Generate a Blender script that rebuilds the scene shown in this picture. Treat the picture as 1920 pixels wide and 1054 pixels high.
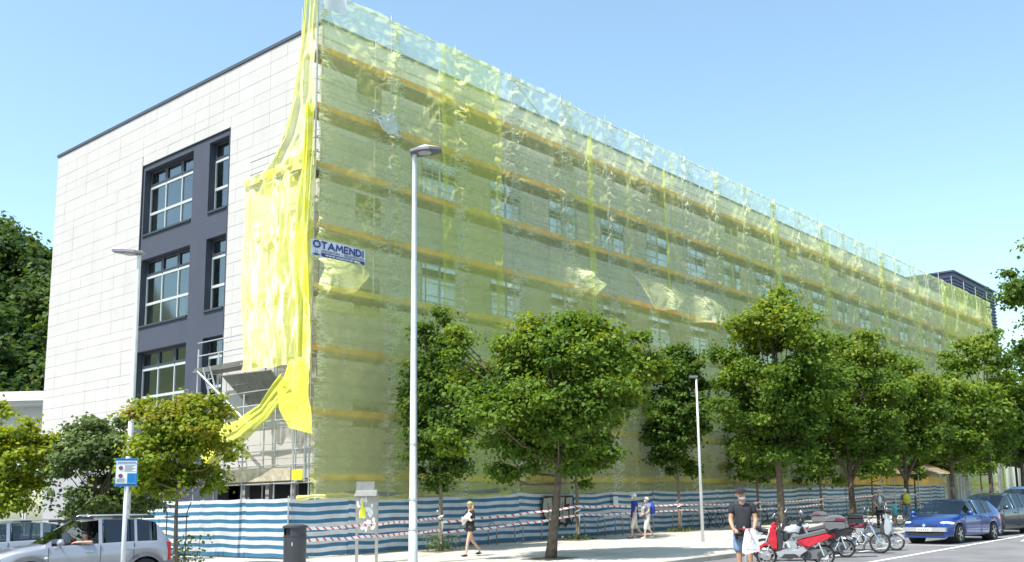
import bpy, bmesh, math, random
import numpy as np
from mathutils import Vector, Matrix

for o in list(bpy.data.objects): bpy.data.objects.remove(o)
scene = bpy.context.scene
COL = scene.collection
R_ = math.radians

# ------------------------------------------------------------------ camera
cam_d = bpy.data.cameras.new('camera')
cam = bpy.data.objects.new('camera', cam_d); COL.objects.link(cam)
right = (0.64159634, -0.76685255, -0.01706773)
down = (0.11014002, 0.1141251, -0.98734221)
fwd = (0.75909374, 0.63159531, 0.1576834)
cam.matrix_world = Matrix(((right[0], -down[0], -fwd[0], 0), (right[1], -down[1], -fwd[1], 0),
                           (right[2], -down[2], -fwd[2], 1.7), (0, 0, 0, 1)))
cam_d.sensor_width = 36; cam_d.lens = 34.763
cam_d.shift_x = -0.03125; cam_d.shift_y = 0.06146
cam_d.clip_start = 0.1; cam_d.clip_end = 3000
scene.camera = cam

# ------------------------------------------------------------------ sky and sun
SUN_EL = R_(60); SUN_AZ = (-0.993, 0.115)
world = bpy.data.worlds.new('World'); scene.world = world; world.use_nodes = True
nt = world.node_tree; nt.nodes.clear()
sky = nt.nodes.new('ShaderNodeTexSky'); sky.sky_type = 'NISHITA'; sky.sun_disc = False
sky.sun_elevation = SUN_EL; sky.sun_rotation = math.atan2(SUN_AZ[0], SUN_AZ[1])
sky.altitude = 0; sky.air_density = 1.0; sky.dust_density = 1.3; sky.ozone_density = 0.6
bg = nt.nodes.new('ShaderNodeBackground'); bg.inputs['Strength'].default_value = 0.15
wo = nt.nodes.new('ShaderNodeOutputWorld')
wb = nt.nodes.new('ShaderNodeMix'); wb.data_type = 'RGBA'; wb.blend_type = 'MULTIPLY'; wb.inputs['Factor'].default_value = 1
wb.inputs['B'].default_value = (1.0, 1.09, 0.99, 1)
nt.links.new(sky.outputs[0], wb.inputs['A']); nt.links.new(wb.outputs['Result'], bg.inputs[0]); nt.links.new(bg.outputs[0], wo.inputs[0])
sun_d = bpy.data.lights.new('sun', 'SUN'); sun_d.energy = 3.5; sun_d.angle = R_(0.5); sun_d.color = (1, 0.96, 0.88)
sun = bpy.data.objects.new('sun', sun_d); COL.objects.link(sun)
tosun = Vector((SUN_AZ[0] * math.cos(SUN_EL), SUN_AZ[1] * math.cos(SUN_EL), math.sin(SUN_EL))).normalized()
sun.rotation_euler = tosun.to_track_quat('Z', 'Y').to_euler(); sun.location = (0, 0, 60)
scene.view_settings.view_transform = 'Standard'; scene.view_settings.look = 'None'
scene.view_settings.exposure = 1.0; scene.view_settings.gamma = 1
scene.render.engine = 'CYCLES'
scene.cycles.transparent_max_bounces = 24
scene.cycles.max_bounces = 7

# ------------------------------------------------------------------ materials
MATS = {}   # every surface is procedural
def _mat(name):
    m = bpy.data.materials.new(name); m.use_nodes = True
    n = m.node_tree.nodes; n.clear(); MATS[name] = m
    return m, n, m.node_tree.links
def mat(name, col, rough=0.7, metal=0.0, var=0.12, scale=3.0, bump=0.0, bscale=40.0, spec=0.5, coat=0.0, detail=5.0):
    m, n, L = _mat(name)
    out = n.new('ShaderNodeOutputMaterial'); p = n.new('ShaderNodeBsdfPrincipled')
    p.inputs['Roughness'].default_value = rough; p.inputs['Metallic'].default_value = metal
    p.inputs['Specular IOR Level'].default_value = spec
    if coat: p.inputs['Coat Weight'].default_value = coat; p.inputs['Coat Roughness'].default_value = 0.05
    L.new(p.outputs[0], out.inputs[0])
    if var or bump:
        g = n.new('ShaderNodeNewGeometry')
    if var:
        t = n.new('ShaderNodeTexNoise'); t.inputs['Scale'].default_value = scale; t.inputs['Detail'].default_value = detail
        L.new(g.outputs['Position'], t.inputs['Vector'])
        r = n.new('ShaderNodeValToRGB')
        r.color_ramp.elements[0].position = 0.3; r.color_ramp.elements[1].position = 0.7
        r.color_ramp.elements[0].color = [max(0, c * (1 - var)) for c in col] + [1]
        r.color_ramp.elements[1].color = [min(1, c * (1 + var)) for c in col] + [1]
        L.new(t.outputs[0], r.inputs[0]); L.new(r.outputs[0], p.inputs['Base Color'])
    else:
        p.inputs['Base Color'].default_value = list(col) + [1]
    if bump:
        t2 = n.new('ShaderNodeTexNoise'); t2.inputs['Scale'].default_value = bscale; t2.inputs['Detail'].default_value = 4
        L.new(g.outputs['Position'], t2.inputs['Vector'])
        b = n.new('ShaderNodeBump'); b.inputs['Strength'].default_value = bump; b.inputs['Distance'].default_value = 0.02
        L.new(t2.outputs[0], b.inputs['Height']); L.new(b.outputs[0], p.inputs['Normal'])
    return m
def net_mat(name, col, cover, trans=0.5, bump=1.0, crease=1.0, vary=0.1, fold=(2.4, 1.0, 7.5)):
    """woven debris net: open holes, the threads scatter and let light through; creases as fine relief,
    and the net is denser, and painted sunlit pale, where it is creased and doubled"""
    m, n, L = _mat(name)
    out = n.new('ShaderNodeOutputMaterial'); tr = n.new('ShaderNodeBsdfTransparent')
    d = n.new('ShaderNodeBsdfDiffuse'); t = n.new('ShaderNodeBsdfTranslucent')
    d.inputs[0].default_value = list(col) + [1]; t.inputs[0].default_value = list(col) + [1]
    g = n.new('ShaderNodeNewGeometry'); sp = n.new('ShaderNodeSeparateXYZ'); L.new(g.outputs['Position'], sp.inputs[0])
    def math_(op, a, b=None, c=None):
        k = n.new('ShaderNodeMath'); k.operation = op
        for i, v in enumerate((a, b, c)):
            if v is None: continue
            if isinstance(v, (int, float)): k.inputs[i].default_value = v
            else: L.new(v, k.inputs[i])
        return k.outputs[0]
    def noise(vec_scale, detail=3.0, rough=0.55, dist=0.0):
        mp = n.new('ShaderNodeMapping'); mp.inputs['Scale'].default_value = vec_scale; L.new(g.outputs['Position'], mp.inputs['Vector'])
        k = n.new('ShaderNodeTexNoise'); k.inputs['Scale'].default_value = 1; k.inputs['Detail'].default_value = detail
        k.inputs['Roughness'].default_value = rough; k.inputs['Distortion'].default_value = dist
        L.new(mp.outputs[0], k.inputs['Vector']); return k.outputs[0]
    fr = math_('FRACT', math_('MULTIPLY_ADD', sp.outputs[0], 1 / 3.4, -20.0 / 3.4 + 20))
    near = math_('ABSOLUTE', math_('SUBTRACT', fr, 0.5))                      # 0.5 at a standard, 0 between two
    near = math_('MULTIPLY', math_('MAXIMUM', math_('SUBTRACT', near, 0.34), 0), 8.0)
    blot = math_('MULTIPLY', math_('MAXIMUM', math_('SUBTRACT', noise((0.55, 0.55, 0.32), 3), 0.55), 0), 6.0)
    amt = math_('MINIMUM', math_('ADD', math_('ADD', near, blot), 0.10), 1.1)
    w1 = noise((fold[0], fold[1], fold[2]), 3.5, 0.6, 0.8); w2 = noise((4.5, 4.5, 0.28), 3.0, 0.5, 0.3)
    h = math_('ADD', math_('MULTIPLY', w1, amt), math_('MULTIPLY', w2, 0.55))
    bp = n.new('ShaderNodeBump'); bp.inputs['Strength'].default_value = 0.8 * bump; bp.inputs['Distance'].default_value = 0.16 * crease
    L.new(h, bp.inputs['Height'])
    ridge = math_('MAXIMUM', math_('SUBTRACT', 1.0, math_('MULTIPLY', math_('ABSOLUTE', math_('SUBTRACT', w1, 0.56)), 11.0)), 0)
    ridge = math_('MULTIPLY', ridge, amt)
    cm = n.new('ShaderNodeMix'); cm.data_type = 'RGBA'; cm.inputs['A'].default_value = list(col) + [1]; cm.inputs['B'].default_value = [0.25 * c + 0.75 * k for c, k in zip(col, (0.97, 0.97, 0.84))] + [1]  # sunlit flecks painted into the colour: creases go near-white
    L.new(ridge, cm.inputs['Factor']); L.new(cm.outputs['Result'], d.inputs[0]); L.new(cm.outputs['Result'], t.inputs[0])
    # the round threads catch light from above whatever way the sheet faces
    va = n.new('ShaderNodeVectorMath'); va.operation = 'ADD'; va.inputs[1].default_value = (-0.25, 0, 0.75); L.new(bp.outputs[0], va.inputs[0])
    vn = n.new('ShaderNodeVectorMath'); vn.operation = 'NORMALIZE'; L.new(va.outputs[0], vn.inputs[0])
    vb = n.new('ShaderNodeVectorMath'); vb.operation = 'SUBTRACT'; vb.inputs[1].default_value = (-0.25, 0, 0.75); L.new(bp.outputs[0], vb.inputs[0])
    vm = n.new('ShaderNodeVectorMath'); vm.operation = 'NORMALIZE'; L.new(vb.outputs[0], vm.inputs[0])
    L.new(vn.outputs[0], d.inputs['Normal']); L.new(vm.outputs[0], t.inputs['Normal'])
    mx = n.new('ShaderNodeMixShader'); mx.inputs[0].default_value = trans
    L.new(d.outputs[0], mx.inputs[1]); L.new(t.outputs[0], mx.inputs[2])
    cv = math_('ADD', math_('MULTIPLY_ADD', noise((0.5, 0.5, 0.35), 5), vary * 4, cover - vary * 2), math_('MULTIPLY', ridge, 0.85 * crease))
    cv = math_('MINIMUM', math_('MAXIMUM', cv, 0.05), 0.97)
    mo = n.new('ShaderNodeMixShader'); L.new(cv, mo.inputs[0])
    L.new(tr.outputs[0], mo.inputs[1]); L.new(mx.outputs[0], mo.inputs[2])
    L.new(mo.outputs[0], out.inputs[0])
    return m
def leaf_mat(name, c1, c2, c3):
    m, n, L = _mat(name)
    out = n.new('ShaderNodeOutputMaterial')
    a = n.new('ShaderNodeAttribute'); a.attribute_name = 'tint'
    r = n.new('ShaderNodeValToRGB'); e = r.color_ramp.elements
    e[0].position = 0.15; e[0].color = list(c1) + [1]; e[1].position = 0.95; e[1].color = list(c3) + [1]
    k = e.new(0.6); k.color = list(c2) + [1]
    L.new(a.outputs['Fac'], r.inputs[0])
    p = n.new('ShaderNodeBsdfPrincipled'); p.inputs['Roughness'].default_value = 0.55
    p.inputs['Specular IOR Level'].default_value = 0.25
    t = n.new('ShaderNodeBsdfTranslucent')
    h = n.new('ShaderNodeHueSaturation'); h.inputs['Hue'].default_value = 0.485; h.inputs['Value'].default_value = 1.5
    h.inputs['Saturation'].default_value = 1.1
    L.new(r.outputs[0], p.inputs['Base Color']); L.new(r.outputs[0], h.inputs['Color']); L.new(h.outputs[0], t.inputs[0])
    mx = n.new('ShaderNodeMixShader'); mx.inputs[0].default_value = 0.42
    L.new(p.outputs[0], mx.inputs[1]); L.new(t.outputs[0], mx.inputs[2]); L.new(mx.outputs[0], out.inputs[0])
    return m
def glass_mat(name, tint, alpha, rough=0.03):
    """pane: part mirror, part tinted see-through"""
    m, n, L = _mat(name)
    out = n.new('ShaderNodeOutputMaterial')
    tr = n.new('ShaderNodeBsdfTransparent'); tr.inputs[0].default_value = list(tint) + [1]
    g = n.new('ShaderNodeBsdfGlossy'); g.inputs['Roughness'].default_value = rough; g.inputs[0].default_value = (0.9, 0.95, 1, 1)
    f = n.new('ShaderNodeLayerWeight'); f.inputs[0].default_value = 0.5
    pw = n.new('ShaderNodeMath'); pw.operation = 'POWER'; pw.inputs[1].default_value = 5; L.new(f.outputs['Facing'], pw.inputs[0])
    ad = n.new('ShaderNodeMath'); ad.operation = 'ADD'; ad.inputs[1].default_value = alpha + 0.04; ad.use_clamp = True
    L.new(pw.outputs[0], ad.inputs[0])
    mx = n.new('ShaderNodeMixShader'); L.new(ad.outputs[0], mx.inputs[0])
    L.new(tr.outputs[0], mx.inputs[1]); L.new(g.outputs[0], mx.inputs[2]); L.new(mx.outputs[0], out.inputs[0])
    return m
def tarp_mat(name, blue, white):
    """striped tarpaulin: the printed stripes run along the sheet (uv), with weave and scuffs"""
    m, n, L = _mat(name)
    out = n.new('ShaderNodeOutputMaterial'); p = n.new('ShaderNodeBsdfPrincipled'); p.inputs['Roughness'].default_value = 0.45
    uv = n.new('ShaderNodeUVMap'); sp = n.new('ShaderNodeSeparateXYZ'); L.new(uv.outputs[0], sp.inputs[0])
    mu = n.new('ShaderNodeMath'); mu.operation = 'MULTIPLY'; mu.inputs[1].default_value = 7.0; L.new(sp.outputs[1], mu.inputs[0])
    fr = n.new('ShaderNodeMath'); fr.operation = 'FRACT'; L.new(mu.outputs[0], fr.inputs[0])
    r = n.new('ShaderNodeValToRGB'); r.color_ramp.interpolation = 'CONSTANT'; e = r.color_ramp.elements
    e[0].position = 0; e[0].color = list(white) + [1]; e[1].position = 0.53; e[1].color = list(blue) + [1]
    L.new(fr.outputs[0], r.inputs[0])
    g = n.new('ShaderNodeNewGeometry'); t = n.new('ShaderNodeTexNoise'); t.inputs['Scale'].default_value = 2.2; t.inputs['Detail'].default_value = 8
    L.new(g.outputs['Position'], t.inputs['Vector'])
    mr = n.new('ShaderNodeMapRange'); mr.inputs['From Min'].default_value = 0.25; mr.inputs['From Max'].default_value = 0.75
    mr.inputs['To Min'].default_value = 0.78; mr.inputs['To Max'].default_value = 1.1; L.new(t.outputs[0], mr.inputs['Value'])
    mm = n.new('ShaderNodeMix'); mm.data_type = 'RGBA'; mm.blend_type = 'MULTIPLY'; mm.inputs['Factor'].default_value = 1
    L.new(r.outputs[0], mm.inputs['A']); L.new(mr.outputs[0], mm.inputs['B'])
    L.new(mm.outputs['Result'], p.inputs['Base Color'])
    tl = n.new('ShaderNodeBsdfTranslucent'); L.new(mm.outputs['Result'], tl.inputs[0])
    mx = n.new('ShaderNodeMixShader'); mx.inputs[0].default_value = 0.22
    L.new(p.outputs[0], mx.inputs[1]); L.new(tl.outputs[0], mx.inputs[2]); L.new(mx.outputs[0], out.inputs[0])
    return m
def tape_mat(name):
    m, n, L = _mat(name)
    out = n.new('ShaderNodeOutputMaterial'); p = n.new('ShaderNodeBsdfPrincipled'); p.inputs['Roughness'].default_value = 0.4
    uv = n.new('ShaderNodeUVMap'); sp = n.new('ShaderNodeSeparateXYZ'); L.new(uv.outputs[0], sp.inputs[0])
    ad = n.new('ShaderNodeMath'); ad.operation = 'MULTIPLY_ADD'; ad.inputs[1].default_value = 0.12
    L.new(sp.outputs[1], ad.inputs[0]); L.new(sp.outputs[0], ad.inputs[2])
    mu = n.new('ShaderNodeMath'); mu.operation = 'MULTIPLY'; mu.inputs[1].default_value = 2.4; L.new(ad.outputs[0], mu.inputs[0])
    fr = n.new('ShaderNodeMath'); fr.operation = 'FRACT'; L.new(mu.outputs[0], fr.inputs[0])
    r = n.new('ShaderNodeValToRGB'); r.color_ramp.interpolation = 'CONSTANT'; e = r.color_ramp.elements
    e[0].position = 0; e[0].color = (0.85, 0.83, 0.83, 1); e[1].position = 0.7; e[1].color = (0.6, 0.05, 0.07, 1)
    L.new(fr.outputs[0], r.inputs[0]); L.new(r.outputs[0], p.inputs['Base Color']); L.new(p.outputs[0], out.inputs[0])
    return m

mat('asphalt', (0.17, 0.165, 0.17), 0.9, var=0.22, scale=0.7, detail=9.0, bump=0.25, bscale=90)
mat('paving', (0.49, 0.465, 0.415), 0.88, var=0.16, scale=0.6, detail=9.0, bump=0.1, bscale=60)
mat('paving_joint', (0.3, 0.28, 0.25), 0.9)
mat('kerb', (0.42, 0.39, 0.34), 0.85, var=0.15, scale=2, bump=0.15)
mat('road_paint', (0.72, 0.72, 0.7), 0.7, var=0.15, scale=6)
mat('road_yellow', (0.7, 0.6, 0.12), 0.7, var=0.12, scale=6)
mat('soil', (0.16, 0.12, 0.08), 0.95, var=0.3, scale=4, bump=0.4)
mat('terrain', (0.10, 0.12, 0.05), 0.95, var=0.3, scale=0.2)
mat('panel_white', (0.46, 0.44, 0.43), 0.75, var=0.05, scale=0.9, bump=0.04)
mat('panel_joint', (0.30, 0.29, 0.28), 0.9, var=0)
mat('wall_grey', (0.55, 0.56, 0.50), 0.85, var=0.06, scale=0.5)
mat('wall_panel', (0.79, 0.79, 0.75), 0.82, var=0.07, scale=0.7)
mat('render_dark', (0.048, 0.057, 0.085), 0.85, var=0.06, scale=1.5, bump=0.08, bscale=120)
mat('plinth', (0.28, 0.28, 0.30), 0.85, var=0.08, scale=1)
mat('coping', (0.055, 0.062, 0.085), 0.5, var=0.05)
mat('frame_alu', (0.50, 0.53, 0.53), 0.45, metal=0.2, var=0.04)
mat('frame_dark', (0.035, 0.04, 0.055), 0.5, var=0.05)
glass_mat('pane_clear', (0.62, 0.66, 0.64), 0.10, 0.05)
glass_mat('pane_sky', (0.5, 0.58, 0.6), 0.6, 0.08)
mat('room', (0.66, 0.66, 0.62), 0.9, var=0.25, scale=0.8)
mat('room_white', (0.62, 0.64, 0.62), 0.8, var=0.1)
mat('board_blind', (0.32, 0.29, 0.14), 0.8, var=0.15, scale=1.5)
mat('clad_dark', (0.04, 0.045, 0.10), 0.5, metal=0.3, var=0.1, scale=0.5)
mat('steel_galv', (0.55, 0.56, 0.57), 0.42, metal=0.65, var=0.1, scale=6)
mat('steel_rack', (0.36, 0.35, 0.33), 0.4, metal=0.8, var=0.12, scale=8)
mat('pole_paint', (0.60, 0.61, 0.63), 0.45, metal=0.25, var=0.08, scale=3)
mat('lamp_grey', (0.20, 0.20, 0.23), 0.5, metal=0.3, var=0.06)
mat('lamp_top', (0.66, 0.66, 0.68), 0.4, metal=0.2, var=0.05)
mat('lens', (0.45, 0.46, 0.48), 0.15, var=0.05)
mat('plank', (0.42, 0.37, 0.27), 0.85, var=0.25, scale=5, bump=0.2)
mat('deck_steel', (0.16, 0.16, 0.14), 0.6, metal=0.4, var=0.2, scale=5)
mat('toe_orange', (0.84, 0.45, 0.12), 0.75, var=0.2, scale=2.5)
mat('toe_yellow', (0.78, 0.55, 0.14), 0.75, var=0.18, scale=2.5)
mat('deck_edge', (0.36, 0.33, 0.24), 0.8, var=0.2, scale=3)
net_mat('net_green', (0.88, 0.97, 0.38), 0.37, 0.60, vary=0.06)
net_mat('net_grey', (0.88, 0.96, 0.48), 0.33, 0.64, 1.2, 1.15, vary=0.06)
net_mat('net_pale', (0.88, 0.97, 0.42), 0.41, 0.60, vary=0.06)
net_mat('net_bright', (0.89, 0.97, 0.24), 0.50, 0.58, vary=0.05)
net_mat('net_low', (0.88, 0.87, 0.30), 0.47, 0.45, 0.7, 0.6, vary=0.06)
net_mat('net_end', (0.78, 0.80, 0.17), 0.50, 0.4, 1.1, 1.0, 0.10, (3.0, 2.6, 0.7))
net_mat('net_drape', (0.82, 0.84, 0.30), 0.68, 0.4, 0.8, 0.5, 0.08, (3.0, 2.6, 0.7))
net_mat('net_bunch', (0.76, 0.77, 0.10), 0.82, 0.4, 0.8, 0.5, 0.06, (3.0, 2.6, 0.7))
tarp_mat('tarp', (0.04, 0.18, 0.33), (0.70, 0.71, 0.74))
tape_mat('tape')
mat('banner_white', (0.74, 0.76, 0.82), 0.5, var=0.04)
mat('banner_blue', (0.03, 0.045, 0.22), 0.5, var=0.05)
mat('ink', (0.07, 0.08, 0.14), 0.6, var=0)
mat('sign_blue', (0.02, 0.26, 0.62), 0.4, var=0.05)
mat('sign_dark', (0.02, 0.10, 0.28), 0.4, var=0.05)
mat('sign_white', (0.80, 0.80, 0.80), 0.4, var=0.03)
mat('sign_red', (0.40, 0.03, 0.07), 0.4, var=0.05)
mat('bin_black', (0.035, 0.036, 0.045), 0.45, var=0.1)
mat('paper', (0.72, 0.72, 0.72), 0.7, var=0.2, scale=25)
mat('paper_yellow', (0.72, 0.72, 0.03), 0.6, var=0.05)
mat('paint_silver', (0.60, 0.60, 0.11), 0.6)
mat('graf_fill', (0.36, 0.35, 0.31), 0.7, var=0.1)
mat('graf_black', (0.02, 0.025, 0.03), 0.7, var=0)
mat('bark', (0.11, 0.085, 0.06), 0.92, var=0.35, scale=9, bump=0.6, bscale=30)
mat('bark_grey', (0.17, 0.14, 0.10), 0.92, var=0.3, scale=9, bump=0.5, bscale=30)
leaf_mat('leaf_maple', (0.065, 0.125, 0.018), (0.13, 0.215, 0.026), (0.30, 0.34, 0.04))
leaf_mat('leaf_dark', (0.05, 0.105, 0.018), (0.10, 0.175, 0.026), (0.20, 0.27, 0.04))
leaf_mat('leaf_yellow', (0.14, 0.21, 0.02), (0.28, 0.34, 0.03), (0.46, 0.44, 0.05))
leaf_mat('leaf_red', (0.11, 0.19, 0.02), (0.26, 0.31, 0.03), (0.34, 0.20, 0.06))
leaf_mat('leaf_soft', (0.08, 0.13, 0.04), (0.14, 0.20, 0.07), (0.28, 0.33, 0.14))
leaf_mat('leaf_wood', (0.03, 0.06, 0.016), (0.07, 0.125, 0.024), (0.15, 0.22, 0.04))
mat('paint_car_silver', (0.36, 0.36, 0.40), 0.3, metal=0.5, var=0.02, coat=0.8)
mat('paint_car_blue', (0.012, 0.055, 0.26), 0.25, metal=0.4, var=0.05, coat=1.0)
mat('paint_car_grey', (0.06, 0.062, 0.085), 0.25, metal=0.5, var=0.05, coat=1.0)
mat('paint_car_sky', (0.10, 0.22, 0.46), 0.3, metal=0.3, var=0.05, coat=0.8)
mat('plastic_dark', (0.035, 0.036, 0.04), 0.6, var=0.1)
mat('plastic_grey', (0.13, 0.13, 0.14), 0.55, var=0.1)
mat('rubber', (0.02, 0.02, 0.022), 0.8, var=0.15)
mat('alloy', (0.50, 0.51, 0.52), 0.35, metal=0.7, var=0.06)
mat('chrome', (0.75, 0.75, 0.77), 0.15, metal=1.0, var=0.03)
mat('lamp_glass', (0.75, 0.78, 0.82), 0.12, var=0.05)
mat('lamp_red', (0.45, 0.02, 0.03), 0.2, var=0.05)
glass_mat('car_glass', (0.36, 0.42, 0.42), 0.05)
glass_mat('car_glass_dark', (0.05, 0.055, 0.07), 0.05)
mat('interior', (0.03, 0.03, 0.032), 0.9, var=0.2)
mat('paint_red', (0.50, 0.015, 0.03), 0.25, var=0.05, coat=0.7)
mat('paint_maroon', (0.16, 0.012, 0.03), 0.25, var=0.05, coat=0.7)
mat('paint_white', (0.72, 0.72, 0.74), 0.3, var=0.04, coat=0.5)
mat('paint_black', (0.018, 0.018, 0.022), 0.3, var=0.1, coat=0.6)
mat('paint_lightgrey', (0.42, 0.43, 0.46), 0.3, metal=0.3, var=0.04, coat=0.5)
mat('skin', (0.56, 0.34, 0.24), 0.55, var=0.06, scale=12)
mat('skin_tan', (0.45, 0.25, 0.16), 0.55, var=0.06, scale=12)
mat('hair_blond', (0.50, 0.34, 0.13), 0.6, var=0.25, scale=40)
mat('hair_white', (0.70, 0.69, 0.66), 0.7, var=0.1, scale=40)
mat('hair_dark', (0.025, 0.02, 0.018), 0.6, var=0.2, scale=40)
mat('cloth_black', (0.02, 0.02, 0.026), 0.9, var=0.25, scale=12)
mat('cloth_dark_print', (0.05, 0.045, 0.035), 0.9, var=0.6, scale=25)
mat('cloth_white', (0.72, 0.70, 0.70), 0.85, var=0.06, scale=10)
mat('cloth_blue', (0.02, 0.05, 0.32), 0.85, var=0.15, scale=10)
mat('cloth_denim', (0.16, 0.22, 0.34), 0.9, var=0.35, scale=18)
mat('cloth_cream', (0.68, 0.62, 0.55), 0.9, var=0.08, scale=10)
mat('cloth_grey', (0.20, 0.20, 0.22), 0.9, var=0.15, scale=10)
mat('cloth_yellow', (0.62, 0.60, 0.06), 0.85, var=0.1, scale=10)
mat('cloth_teal', (0.03, 0.45, 0.50), 0.85, var=0.1, scale=10)
mat('mask', (0.80, 0.82, 0.84), 0.85, var=0.03)
mat('stripe_black', (0.02, 0.02, 0.02), 0.6, var=0)
mat('canopy_white', (0.78, 0.78, 0.78), 0.5, var=0.03)
mat('soffit', (0.34, 0.36, 0.38), 0.8, var=0.06, scale=0.6)
mat('concrete', (0.36, 0.35, 0.33), 0.85, var=0.12, scale=1.2)
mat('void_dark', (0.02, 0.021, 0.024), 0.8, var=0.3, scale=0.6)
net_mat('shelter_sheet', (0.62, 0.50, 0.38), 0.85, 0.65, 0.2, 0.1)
mat('dust_sheet', (0.62, 0.66, 0.55), 0.7, var=0.08)

# ------------------------------------------------------------------ builders
def gp(x): return 0.01 * (x - 14)          # pavement level: the street climbs gently to the right
def gr(x): return gp(x) - 0.12             # carriageway

def tag(o, label=None, cat=None, group=None, kind=None):
    if label: o['label'] = label
    if cat: o['category'] = cat
    if group: o['group'] = group
    if kind: o['kind'] = kind
    return o
def empty(name, loc=(0, 0, 0), rz=0.0, label=None, cat=None, group=None):
    o = bpy.data.objects.new(name, None); COL.objects.link(o)
    o.empty_display_size = 0.2; o.location = loc; o.rotation_euler = (0, 0, rz)
    return tag(o, label, cat, group)
def add(name, me, parent=None, loc=None, rot=None, scale=None):
    o = bpy.data.objects.new(name, me); COL.objects.link(o)
    if parent is not None: o.parent = parent
    if loc is not None: o.location = loc
    if rot is not None: o.rotation_euler = rot
    if scale is not None: o.scale = scale
    return o
def V(*a): return Vector(a)

class MB:
    """collects shapes, then links them as one mesh object"""
    def __init__(s): s.v = []; s.f = []; s.m = []; s.uv = {}; s.cm = 0
    def mi(s, i): s.cm = i; return s
    def face(s, idx): s.f.append(tuple(idx)); s.m.append(s.cm)
    def quad(s, a, b, c, d):
        k = len(s.v); s.v += [tuple(a), tuple(b), tuple(c), tuple(d)]; s.face((k, k + 1, k + 2, k + 3)); return s
    def poly(s, pts):
        k = len(s.v); s.v += [tuple(p) for p in pts]; s.face(range(k, k + len(pts))); return s
    def box(s, x0, x1, y0, y1, z0, z1, dz=None):
        k = len(s.v)
        for z in (z0, z1):
            for (x, y) in ((x0, y0), (x1, y0), (x1, y1), (x0, y1)):
                s.v.append((x, y, z + (dz(x) if dz else 0)))
        for q in ((3, 2, 1, 0), (4, 5, 6, 7), (0, 1, 5, 4), (1, 2, 6, 5), (2, 3, 7, 6), (3, 0, 4, 7)): s.face([k + i for i in q])
        return s
    def cbox(s, c, d): return s.box(c[0] - d[0] / 2, c[0] + d[0] / 2, c[1] - d[1] / 2, c[1] + d[1] / 2, c[2] - d[2] / 2, c[2] + d[2] / 2)
    def obox(s, c, ax, ay, az):
        """box with half-axes ax, ay, az"""
        k = len(s.v); c = Vector(c); ax, ay, az = Vector(ax), Vector(ay), Vector(az)
        for sz in (-1, 1):
            for (sx, sy) in ((-1, -1), (1, -1), (1, 1), (-1, 1)): s.v.append(tuple(c + ax * sx + ay * sy + az * sz))
        for q in ((3, 2, 1, 0), (4, 5, 6, 7), (0, 1, 5, 4), (1, 2, 6, 5), (2, 3, 7, 6), (3, 0, 4, 7)): s.face([k + i for i in q])
        return s
    def tube(s, pts, r, n=8, cap=True, closed=False):
        pts = [Vector(p) for p in pts]; m = len(pts)
        rs = r if isinstance(r, (list, tuple)) else [r] * m
        k = len(s.v); up = None
        for i, p in enumerate(pts):
            if closed: t = (pts[(i + 1) % m] - pts[i - 1])
            elif i == 0: t = pts[1] - pts[0]
            elif i == m - 1: t = pts[-1] - pts[-2]
            else: t = (pts[i + 1] - pts[i]).normalized() + (pts[i] - pts[i - 1]).normalized()
            if t.length < 1e-9: t = Vector((0, 0, 1))
            t.normalize()
            if up is None:
                up = Vector((0, 0, 1)) if abs(t.z) < 0.9 else Vector((1, 0, 0))
            a = t.cross(up)
            if a.length < 1e-5: a = t.cross(Vector((0.3, 1, 0.2)))
            a.normalize(); b = a.cross(t); up = b
            for j in range(n):
                w = 2 * math.pi * j / n
                s.v.append(tuple(p + (a * math.cos(w) + b * math.sin(w)) * rs[i]))
        for i in range(m if closed else m - 1):
            i2 = (i + 1) % m
            for j in range(n):
                s.face((k + i * n + j, k + i * n + (j + 1) % n, k + i2 * n + (j + 1) % n, k + i2 * n + j))
        if cap and not closed:
            s.face([k + j for j in range(n)][::-1]); s.face([k + (m - 1) * n + j for j in range(n)])
        return s
    def lathe(s, c, prof, n=16, axis='z', cap=True):
        """prof: (radius, height) pairs from the centre c"""
        k = len(s.v); c = Vector(c)
        for (r, h) in prof:
            for j in range(n):
                w = 2 * math.pi * j / n; a, b = r * math.cos(w), r * math.sin(w)
                q = {'z': (a, b, h), 'y': (a, h, -b), 'x': (h, a, b)}[axis]
                s.v.append((c.x + q[0], c.y + q[1], c.z + q[2]))
        for i in range(len(prof) - 1):
            for j in range(n):
                s.face((k + i * n + j, k + i * n + (j + 1) % n, k + (i + 1) * n + (j + 1) % n, k + (i + 1) * n + j))
        if cap and prof[0][0] > 1e-6: s.face([k + j for j in range(n)][::-1])
        if cap and prof[-1][0] > 1e-6: s.face([k + (len(prof) - 1) * n + j for j in range(n)])
        return s
    def ell(s, c, r, nu=12, nv=8, z0=-1.0, rot=None):
        """ellipsoid, cut off below z0 (fraction of the radius)"""
        k = len(s.v); c = Vector(c); a0 = math.asin(max(-1, z0)); rows = nv + 1
        for i in range(rows):
            a = a0 + (math.pi / 2 - a0) * i / nv
            for j in range(nu):
                w = 2 * math.pi * j / nu
                p = Vector((r[0] * math.cos(a) * math.cos(w), r[1] * math.cos(a) * math.sin(w), r[2] * math.sin(a)))
                if rot is not None: p = rot @ p
                s.v.append(tuple(c + p))
        for i in range(rows - 1):
            for j in range(nu): s.face((k + i * nu + j, k + i * nu + (j + 1) % nu, k + (i + 1) * nu + (j + 1) % nu, k + (i + 1) * nu + j))
        s.face([k + j for j in range(nu)][::-1])
        return s
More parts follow.
